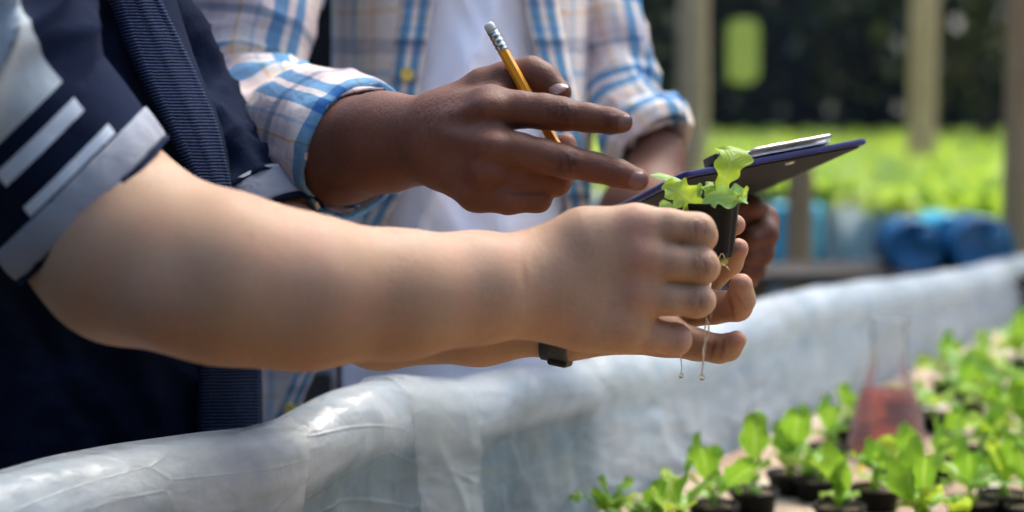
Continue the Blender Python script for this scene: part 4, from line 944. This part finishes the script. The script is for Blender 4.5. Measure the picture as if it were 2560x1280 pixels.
strand([(1757, 905, 1.003), (1763, 880, 1.002), (1776, 800, 1.003), (1781, 768, 1.0)], .0002, 'root', held, 'root')
gm = M('water', (1, 1, 1), .0, Transmission_Weight=1.0, IOR=1.33); MAT['water'] = gm.m
for dx, dy, dd, r in ((1755, 943, 1.004, .0018), (1703, 939, 1.012, .0016)):
    v, f = lathe([(r * math.cos(a) * (1 - .25 * max(0, math.sin(a))), r * math.sin(a) * 1.15) for a in np.linspace(-1.57, 1.57, 13)], 16); obj('water_drop', v + P(dx, dy, dd), f, MAT['water'], held)

# ================================================================== pencil
MAT['pencil'] = varied('orange_yellow_lacquer', (.80, .33, .012), (.84, .37, .02), 50, .3)
MAT['ferrule'] = varied('crimped_metal', (.42, .43, .36), (.60, .60, .52), 120, .3, Metallic=1.0)
MAT['eraser'] = varied('grey_eraser', (.50, .54, .50), (.60, .63, .58), 80, .8)
MAT['wood'] = varied('cedar', (.55, .36, .20), (.62, .42, .25), 90, .7); MAT['lead'] = varied('graphite', (.03, .03, .032), (.05, .05, .05), 90, .4)
def pencil():
    a, b = P(1219, 58, 1.074), P(1424, 424, 1.066); ax = unit(b - a); L = np.linalg.norm(b - a)
    q = Vector(ax).to_track_quat('Z', 'Y').to_matrix(); Rm = np.array(q); r = .0037
    root = empty('pencil', tuple(a), 'orange-yellow pencil with worn grey eraser held by the pointing hand', 'pencil')
    def part(name, prof, n, mat, smooth=True, rot=0.0):
        v, f = lathe(prof, n); c_, s_ = math.cos(rot), math.sin(rot); v = v @ np.array([[c_, s_, 0], [-s_, c_, 0], [0, 0, 1]])
        return obj(name, v @ Rm.T + a, f, MAT[mat], root, smooth=smooth)
    bevel(part('shaft', [(.0002, .0205), (r, .0205), (r, L - .016), (.0002, L - .016)], 6, 'pencil', False, .3), .0004, 2)
    pr = [(.0002, .0072), (r * 1.02, .0072)]
    for k in range(7): z = .008 + k * .0018; pr += [(r * (1.05 if k % 2 else .96), z), (r * (1.05 if k % 2 else .96), z + .0012)]
    pr += [(r * 1.03, .0212), (.0002, .0212)]; part('ferrule', pr, 32, 'ferrule')
    part('eraser', [(.0002, 0), (r * .72, .0003), (r * .93, .0014), (r * .97, .003), (r * .97, .0074), (.0002, .0075)], 28, 'eraser')
    part('sharpened_cone', [(r * .97, L - .0158), (.0009, L - .003)], 12, 'wood'); part('lead_tip', [(.0009, L - .003), (.0001, L)], 8, 'lead')
pencil()

# ================================================================== clipboard
MAT['purple'] = varied('purple_blue_plastic', (.020, .019, .115), (.028, .026, .15), 30, .3)
MAT['clipback'] = varied('dark_board_back', (.011, .009, .013), (.020, .016, .021), 18, .75, .2, 200, Specular_IOR_Level=.2)
MAT['paper'] = varied('paper', (.78, .78, .78), (.82, .82, .82), 20, .8); MAT['chrome'] = varied('clip_steel', (.62, .63, .64), (.70, .71, .72), 30, .4, Metallic=1.0)
def clipboard():
    p1 = P(1712, 444, 1.13); p2 = P(2174, 357, 1.185); p4 = P(1442, 588, 1.34)
    e1 = p2 - p1; W = np.linalg.norm(e1); e1 = e1 / W; e2 = p4 - p1; e2 = e2 - e1 * (e2 @ e1); H = np.linalg.norm(e2); e2 = e2 / H
    nr = np.cross(e1, e2); nr = nr if nr[2] > 0 else -nr
    root = empty('clipboard', tuple(p1 + e1 * W / 2 + e2 * H / 2), 'purple-edged clipboard with silver clip held from below by the plaid-shirted person', 'clipboard')
    T = lambda u, v_, z: p1 + e1 * np.asarray(u)[..., None] + e2 * np.asarray(v_)[..., None] + nr * np.asarray(z)[..., None]
    # rounded outline
    def slab(name, u0, u1, v0, v1, z0, z1, mat, rc=.006, par=root, bev=.0):
        pts = []
        for cu, cv, a0 in ((u1 - rc, v1 - rc, 0), (u0 + rc, v1 - rc, 90), (u0 + rc, v0 + rc, 180), (u1 - rc, v0 + rc, 270)):
            for a in np.linspace(a0, a0 + 90, 7): pts.append((cu + rc * math.cos(R(a)), cv + rc * math.sin(R(a))))
        pts = np.array(pts); n = len(pts); vv = np.vstack([T(pts[:, 0], pts[:, 1], np.full(n, z0)), T(pts[:, 0], pts[:, 1], np.full(n, z1))])
        ff = [tuple(range(n)), tuple(range(2 * n - 1, n - 1, -1))] + [(i, n + i, n + (i + 1) % n, (i + 1) % n) for i in range(n)]
        o = obj(name, vv, ff, MAT[mat], par, smooth=False)
        if bev: bevel(o, bev, 2)
        return o
    slab('board', 0, W, 0, H, .0000, .0042, 'purple', bev=.0012); slab('board_back', .004, W - .004, .004, H - .004, -.0010, .0004, 'clipback')
    slab('paper_sheet', .004, W - .005, .012, H - .012, .0044, .0056, 'paper', .002)
    c = W * .58
    cl = slab('clip_base', c - .034, c + .034, .001, .022, .0056, .0070, 'chrome', .003, bev=.0005)
    # spring clip: rolled jaw and raised lever
    uu = np.linspace(c - .038, c + .038, 20); pr = [(.020, .0078), (.015, .0095), (.010, .0102), (.006, .0098), (.003, .0085), (.000, .0090), (-.003, .0100)]
    pr = smoothpath(np.array(pr), 24); U, Kk = np.meshgrid(uu, np.arange(24), indexing='ij')
    half = np.clip(1 - np.clip((pr[:, 0] - .01) / -.02, 0, 1) * .25, .5, 1)[Kk]; U = c + (U - c) * half
    solid(obj('clip_lever', T(U, pr[Kk, 0], pr[Kk, 1]).reshape(-1, 3), grid_faces(20, 24), MAT['chrome'], root), .0012)
    for s_ in (-1, 1):
        v, f, uv, *_ = tube(T(np.linspace(c + s_ * .006, c + s_ * .014, 6), np.full(6, .004), np.full(6, .0105)), .0020, 14); obj('clip_spring', v, f, MAT['chrome'], root, uv)
    # rivet seen from below, dark corner grip
    v, f = lathe([(.0002, -.0011), (.003, -.0009), (.0036, 0)], 16); Rm = np.array(Vector(-nr).to_track_quat('Z', 'Y').to_matrix())
    obj('rivet', v * [1, 1, -1] @ Rm.T + T(np.array(W * .62), np.array(.018), np.array(-.0012)), f, MAT['ferrule'], root)
    slab('corner_grip', W * .17, W * .26, -.002, .018, .0060, .0125, 'strap', .002, bev=.001)
clipboard()

# ================================================================== wristwatch on the far wrist
def watch():
    c = P(1408, 798, 1.072); ax = unit(P(1440, 806, 1.071) - P(1380, 794, 1.075)); up = unit(UP - ax * (UP @ ax)); dp = np.cross(ax, up)
    root = empty('wristwatch', tuple(c), 'black wristwatch on the far wrist, just showing under the near forearm', 'watch')
    a = np.linspace(0, 2 * math.pi, 49); w = np.array([-1, -.95, .95, 1]); hgt = np.array([0, .0024, .0024, 0])
    A, K = np.meshgrid(a, np.arange(4), indexing='ij'); r = .0264 + hgt[K]
    v = c + ax * (w[K] * .0095)[..., None] + up * (r * np.cos(A))[..., None] + dp * (r * .84 * np.sin(A))[..., None]
    obj('strap', v.reshape(-1, 3), grid_faces(49, 4), MAT['strap'], root)
    v, f = box((-1, -1, -1), (1, 1, 1)); q = np.array(v)
    s_ = c - up * .0276 + ax * .003
    bevel(obj('watch_case', s_ + ax * (q[:, :1] * .0068) + dp * (q[:, 1:2] * .010) - up * (q[:, 2:] * .0028), f, MAT['strap'], root, smooth=False), .002, 3)
watch()

# ================================================================== flask
def flask():
    c = on_level(2216, 1136, BED_Z); k = 1.02
    root = empty('conical_flask', tuple(c), 'glass conical flask half full of red liquid standing among the seedlings', 'flask')
    g = M('thin_glass', (.8, .85, .84), .05); lw = g.node('ShaderNodeLayerWeight'); lw.inputs['Blend'].default_value = .35
    tp = g.node('ShaderNodeBsdfTransparent'); g.link(g.ramp(lw.outputs['Facing'], [(.0, (.97, .98, .98)), (.55, (.90, .93, .92)), (.82, (.66, .72, .71)), (1, (.42, .48, .47))]), tp.inputs[0])
    gl = g.node('ShaderNodeBsdfGlossy'); gl.inputs['Roughness'].default_value = .05; mx = g.node('ShaderNodeMixShader'); g.link(g.math('MULTIPLY', lw.outputs['Fresnel'], .6), mx.inputs[0])
    g.link(tp.outputs[0], mx.inputs[1]); g.link(gl.outputs[0], mx.inputs[2]); m3 = g.node('ShaderNodeMixShader'); m3.inputs[0].default_value = .15; g.set('Base Color', (.86, .90, .90, 1))
    g.link(mx.outputs[0], m3.inputs[1]); g.link(g.b.outputs[0], m3.inputs[2]); g.link(m3.outputs[0], g.n['Material Output'].inputs['Surface'])
    li = M('red_liquid', (.55, .085, .05), .1, Specular_IOR_Level=.4); li.color(li.ramp(li.noise(30, 3), [(.35, (.52, .085, .055)), (.65, (.68, .17, .10))]))
    tl = li.node('ShaderNodeBsdfTransparent'); tl.inputs[0].default_value = (.92, .42, .34, 1); ml = li.node('ShaderNodeMixShader'); ml.inputs[0].default_value = .60
    li.link(li.b.outputs[0], ml.inputs[1]); li.link(tl.outputs[0], ml.inputs[2]); li.link(ml.outputs[0], li.n['Material Output'].inputs['Surface'])
    prof = [(.0003, .0005), (.036, .0005), (.0405, .003), (.0415, .008), (.0405, .016), (.0345, .050), (.0215, .094), (.0196, .101), (.0190, .108), (.0190, .139), (.0205, .1415), (.0215, .144), (.0205, .1462), (.0186, .1458), (.0184, .143)]
    v, f = lathe([(r * k, z * k) for r, z in prof], 64); obj('glass_body', v + c, f, g.m, root)
    zs = .068
    rl = np.interp(zs, [.0497, .0935], [.0333, .0203]) - .0003
    lp = [(.0003, .0026), (.0355, .0026), (.0383, .0043), (.0393, .0086), (.0388, .0164), (.0330, .0496), (rl + .0002, zs - .001), (rl + .0002, zs), (rl - .001, zs - .0006), (.0003, zs - .0006)]
    v, f = lathe([(r * k, z * k) for r, z in lp], 64); obj('red_liquid', v + c, f, li.m, root)
flask()

# ================================================================== background: neighbouring bed, posts, net, trap, drums
MAT['soil'] = varied('dark_soil', (.022, .018, .014), (.05, .042, .032), 3, .95, .5, 40, .01)
g = obj('ground', [(-40, -20, 0), (40, -20, 0), (40, 60, 0), (-40, 60, 0)], [(0, 1, 2, 3)], MAT['soil'], None, smooth=False); props(g, kind='structure')
MAT['net'] = varied('black_shade_net', (.0022, .0026, .0028), (.005, .006, .006), 1.2, .95, .3, 60, .01)
xs = np.linspace(-14, 18, 220); zs = np.linspace(0, 9, 40); X, Z = np.meshgrid(xs, zs, indexing='ij')
Yw = 15 + .18 * np.sin(X * 2.1 + .4 * Z) + .12 * noise(X * 2.2, Z * .5, 3) * 2
net = obj('shade_net', np.stack([X, Yw, Z], -1).reshape(-1, 3), grid_faces(220, 40), MAT['net'], None); props(net, 'black shade net hung as the dark backdrop behind the lettuce field', 'net')
for nm, ax_, pos, lab in (('shade_net', 'y', -5.0, 'unseen black net added behind the camera to cut sky fill'), ('shade_net', 'x', -7.0, 'unseen black net added on the left to cut sky fill'), ('shade_net', 'x', 11.0, 'unseen black net added on the right to cut sky fill')):  # out-of-view nets added to block low sky light and deepen contrast
    a_ = np.linspace(-14, 18, 120) if ax_ == 'y' else np.linspace(-5, 15, 100); A_, Z = np.meshgrid(a_, np.linspace(0, 4.2, 30), indexing='ij')
    w_ = pos + .15 * np.sin(A_ * 2.3 + .4 * Z); q = np.stack([A_, w_, Z], -1) if ax_ == 'y' else np.stack([w_, A_, Z], -1)
    props(obj(nm, q.reshape(-1, 3), grid_faces(len(a_), 30), MAT['net'], None), lab, 'net', 'unseen black nets added to cut sky fill')
def post(px0, px1, pybase, D, zt, label, mat, name='wooden_post'):
    r = (px1 - px0) / 2 * D / FPX; c = P((px0 + px1) / 2, 300, D); n = 60
    zz = np.linspace(0, zt, n); path = np.stack([c[0] + .006 * np.sin(zz * 1.3), c[1] + 0 * zz, zz], 1)
    v, f, uv, *_ = tube(path, r, 20, lambda a, s: r * .10 * (noise(a * 1.3, s * 3, D) - .5) + r * .05 * np.sin(5 * a + 3))
    top = len(v); o = obj(name, v, f, mat, None, uv); props(o, label, 'post', 'wooden posts of the growing tunnel')
    return o
MAT['post_l'] = varied('pale_timber', (.42, .30, .165), (.52, .38, .22), 5, .8, .5, 60, .003); MAT['post_d'] = varied('brown_timber', (.30, .19, .085), (.42, .28, .135), 5, .8, .5, 60, .003)
post(1690, 1765, 400, 5.0, 4.0, 'pale wooden post just right of the plaid sleeve', MAT['post_l'])
post(2266, 2336, 330, 6.2, 4.0, 'pale wooden post in the middle of the dark backdrop', MAT['post_l'])
post(2505, 2610, 640, 3.3, 4.0, 'thick brown wooden post at the right edge of the picture', MAT['post_d'])
post(1962, 2030, 470, 3.55, 1.13, 'short brown wooden post below the clipboard corner', MAT['post_d'])
# yellow sticky trap
tc = P(1858, 128, 6.5); ol = np.array([(sx_ * .020 + .042 * math.cos(R(a_)), sz_ * .082 + .045 * math.sin(R(a_))) for sx_, sz_, a0_ in ((1, 1, 0), (-1, 1, 90), (-1, -1, 180), (1, -1, 270)) for a_ in np.linspace(a0_, a0_ + 90, 7)]); n_ = len(ol)
v = np.vstack([np.stack([ol[:, 0], np.full(n_, y_), ol[:, 1]], 1) for y_ in (-.003, .003)]); f = [tuple(range(n_)), tuple(range(2 * n_ - 1, n_ - 1, -1))] + [(i, n_ + i, n_ + (i + 1) % n_, (i + 1) % n_) for i in range(n_)]
o = obj('trap_card', v + tc, f, varied('yellow_card', (.44, .48, .08), (.52, .56, .13), 9, .5), None, smooth=False)
trap = empty('insect_trap', tuple(tc), 'yellow-green sticky insect trap card hanging before the dark net', 'insect trap'); ORG[trap] = tc
o.parent = trap; o.location = np.array(o.location) - tc; o.name = 'sticky_card'
v, f, uv, *_ = tube(np.stack([np.full(12, tc[0]), np.full(12, tc[1]), np.linspace(tc[2] + .14, 4.0, 12)], 1), .0012, 6); obj('string', v, f, MAT['strap'], trap, uv)
# neighbouring beds of lettuce
EDGE = [(-1.2, 5.4), (.55, 5.0), (.93, 4.35), (1.02, 3.7), (1.10, 3.35), (1.45, 3.1), (2.2, 2.95)]
nb = empty('grow_bed', (1.5, 6.0, 0), 'neighbouring grow bed with white film front, full of bright lettuce', 'planter')
ee = smoothpath(np.array(EDGE), 160); zz = np.linspace(.42, 1.0, 24); I, Zz = np.meshgrid(np.arange(160), zz, indexing='ij')
nrm = unit(np.stack([-np.gradient(ee[:, 1]), np.gradient(ee[:, 0])], 1)); dsp = .03 * ridge(I / 7.0, Zz * 2, 2.2) + .01 * noise(I / 2.0, Zz * 6)
fv = np.stack([ee[I, 0] - nrm[I, 0] * dsp, ee[I, 1] - nrm[I, 1] * dsp, Zz], -1)
obj('film_front', fv.reshape(-1, 3), grid_faces(160, 24), MAT['film'], nb, np.stack([I * .02, Zz], -1).reshape(-1, 2))
poly = [tuple(e) for e in ee[::4]] + [(7, 2.9), (7, 14.5), (-1.2, 14.5)]
obj('growing_surface', [(x, y, .985) for x, y in poly], [tuple(range(len(poly)))], MAT['foam'], nb, smooth=False)
LV, LF, LU = [], [], []; base = 0
sx = np.linspace(-1, 1, 3); sy = np.linspace(0, 1, 4); GX, GY = np.meshgrid(sx, sy, indexing='ij'); gf = grid_faces(3, 4)
x_e = lambda y: np.interp(-y, [-5.4, -5.0, -4.35, -3.7, -3.35, -3.1, -2.95], [-1.2, .55, .93, 1.02, 1.10, 1.45, 2.2])
yy = 3.1
while yy < 14.3:
    st = .15 + .012 * (yy - 3); xx = (x_e(yy) if yy < 5.4 else -1.2) + .05
    while xx < min(7.0, .36 * yy + 1.2):
        cx_, cy_ = xx + rng.uniform(-.04, .04), yy + rng.uniform(-.04, .04); nl = 11 if yy < 7 else 8
        for k in range(nl):
            a = k * 2.4 + rng.uniform(0, .5); tilt = rng.uniform(.15, 1.25); L = rng.uniform(.07, .13); w = L * rng.uniform(.32, .5)
            ang = tilt * (.5 + GY * .9); y_ = np.sin(ang) * GY * L; z_ = np.cos(ang) * GY * L + .02 * np.abs(GX) ** 2 * GY; x_ = GX * w * np.sin(np.pi * np.clip(GY * .85 + .08, 0, 1)) ** .7
            LV.append(np.stack([cx_ + x_ * math.cos(a) - y_ * math.sin(a), cy_ + x_ * math.sin(a) + y_ * math.cos(a), .99 + z_], -1).reshape(-1, 3)); LF.append(gf + base); base += 12
        xx += st * rng.uniform(.85, 1.15)
    yy += st
m = M('field_lettuce', (.2, .4, .04), .5)
c = m.ramp(m.noise(1.6, 3), [(.30, (.36, .55, .07)), (.5, (.54, .70, .12)), (.7, (.50, .64, .24))]); m.color(c); m.translucent(.4, m.mix(.5, c, (.55, .72, .05)))
fo = obj('lettuce_crop', np.vstack(LV), np.vstack(LF), m.m, None); props(fo, 'mass of bright green lettuce filling the neighbouring beds', 'lettuce', kind='stuff')
# blue drums on a plank beyond the rim
sh = empty('plank_bench', tuple(P(2330, 700, 3.15) * [1, 1, 0]), 'rough plank bench under the blue drums beyond the film rim', 'bench')
bc = P(2330, 664, 3.12)
for k in range(3):
    v, f = box((-.42, -.17 + k * .085, -.022), (.42, -.09 + k * .085, 0)); bevel(obj('plank', np.array(v) + bc, f, MAT['soil'], sh, smooth=False), .003, 1)
for sx_ in (-.38, .34):
    for sy_ in (-.12, .05):
        v, f = box((sx_, sy_, -bc[2]), (sx_ + .05, sy_ + .05, -.022)); obj('leg', np.array(v) + bc, f, MAT['post_d'], sh, smooth=False)
def drum(px, py, D, r, L, mat, label, lying=True, rot=0.0):
    c = P(px, py, D); pr = [(.0003, -L / 2 + .004), (r * .80, -L / 2 + .004), (r * .84, -L / 2), (r * .95, -L / 2 + .002), (r, -L / 2 + .012), (r * .97, -L / 6), (r, -L / 6 + .008), (r * .97, -L / 6 + .016), (r * .97, L / 6), (r, L / 6 + .008),
        (r * .97, L / 6 + .016), (r, L / 2 - .012), (r * .95, L / 2 - .002), (r * .84, L / 2), (r * .80, L / 2 - .004), (.0003, L / 2 - .004)]
    v, f = lathe(pr, 40)
    if lying: v = v @ np.array(Matrix.Rotation(R(90), 3, 'X') @ Matrix.Rotation(rot, 3, 'Y')).T
    root = empty('plastic_drum', tuple(c - [0, 0, r if lying else L / 2]), label, 'drum', 'blue plastic drums')
    obj('drum_shell', v + c, f, mat, root)
    w, f = lathe([(.0003, .012), (.014, .012), (.016, .010), (.016, 0)], 20)
    if lying: w = w @ np.array(Matrix.Rotation(R(90), 3, 'X')).T + [r * .3, -L / 2 - .001, r * .35]
    else: w = w + [r * .4, 0, L / 2 - .004]
    obj('cap', w + c, f, mat, root)
MAT['blue_d'] = varied('dark_blue_plastic', (.004, .085, .20), (.008, .13, .27), 6, .45); MAT['blue_c'] = varied('cyan_plastic', (.04, .46, .62), (.07, .54, .70), 6, .35)
drum(2268, 612, 3.08, .052, .14, MAT['blue_d'], 'dark blue drum lying on the plank bench, left of the pale one')
drum(2432, 612, 3.06, .058, .16, MAT['blue_d'], 'dark blue drum lying on the plank bench beside the right post')
drum(2352, 606, 3.16, .058, .14, MAT['blue_c'], 'bright cyan drum lying between the two dark blue drums')
drum(1990, 590, 4.3, .068, .17, MAT['blue_c'], 'cyan drum showing on both sides of the short post', False)
# dark bench cloth / stacked crates shadowed below
# dark trees before the net
m = M('dark_leaf', (.03, .07, .015), .45); m.color(m.ramp(m.noise(9, 2), [(.4, (.008, .022, .006)), (.62, (.03, .075, .02))])); MAT['dleaf'] = m.m
MAT['bark'] = varied('dark_bark', (.02, .016, .011), (.04, .032, .022), 9, .9, .5, 60, .004)
def small_tree(px, D, h, n_leaf, lab):
    tb = P(px, 300, D); root = empty('small_tree', tuple(tb * [1, 1, 0]), lab, 'tree', 'dark trees before the shade net')
    path = smoothpath([(tb[0], tb[1], 0), (tb[0] + .03, tb[1], h * .35), (tb[0] - .05, tb[1] + .05, h * .65), (tb[0] + .1, tb[1], h)], 30)
    v, f, uv, *_ = tube(path, np.linspace(.05, .015, 30), 12); obj('trunk', v, f, MAT['bark'], root, uv)
    for k in range(5):
        p0 = path[14 + 3 * k]; a = k * 2.4; p1 = p0 + [.35 * math.cos(a), .3 * math.sin(a), .25]
        v, f, uv, *_ = tube(smoothpath([p0, (p0 + p1) / 2 + [0, 0, .04], p1], 8), np.linspace(.014, .005, 8), 7); obj('limb', v, f, MAT['bark'], root, uv)
    lv, lf = [], []; base = 0
    for k in range(n_leaf):
        cc = tb * [1, 1, 0] + [rng.normal(0, .36), rng.normal(0, .3), h * .74 + rng.normal(0, .42)]
        a, b_, L = rng.uniform(0, 6.28), rng.uniform(-1, 1), rng.uniform(.05, .09); u = np.array([math.cos(a) * math.cos(b_), math.sin(a) * math.cos(b_), math.sin(b_)]) * L; w_ = unit(np.cross(u, [.3, .2, 1])) * L * .35
        lv += [cc - u, cc - u * .3 + w_, cc + u * .4 + w_ * .9, cc + u, cc + u * .4 - w_ * .9, cc - u * .3 - w_]; lf.append(tuple(range(base, base + 6))); base += 6
    cr = obj('crown', lv, lf, MAT['dleaf'], root, smooth=False); cr['kind'] = 'stuff'
small_tree(2470, 9.5, 2.4, 420, 'small dark tree with a few light-catching leaves at upper right')
small_tree(2085, 12.5, 2.9, 260, 'sparse dark tree between the trap card and the middle post')
small_tree(1640, 12.0, 2.6, 320, 'dark tree half hidden behind the plaid sleeve at right')
for o_ in bpy.data.objects:
    if o_.type == 'MESH' and o_.data.polygons and len(o_.data.polygons) < 12: pass
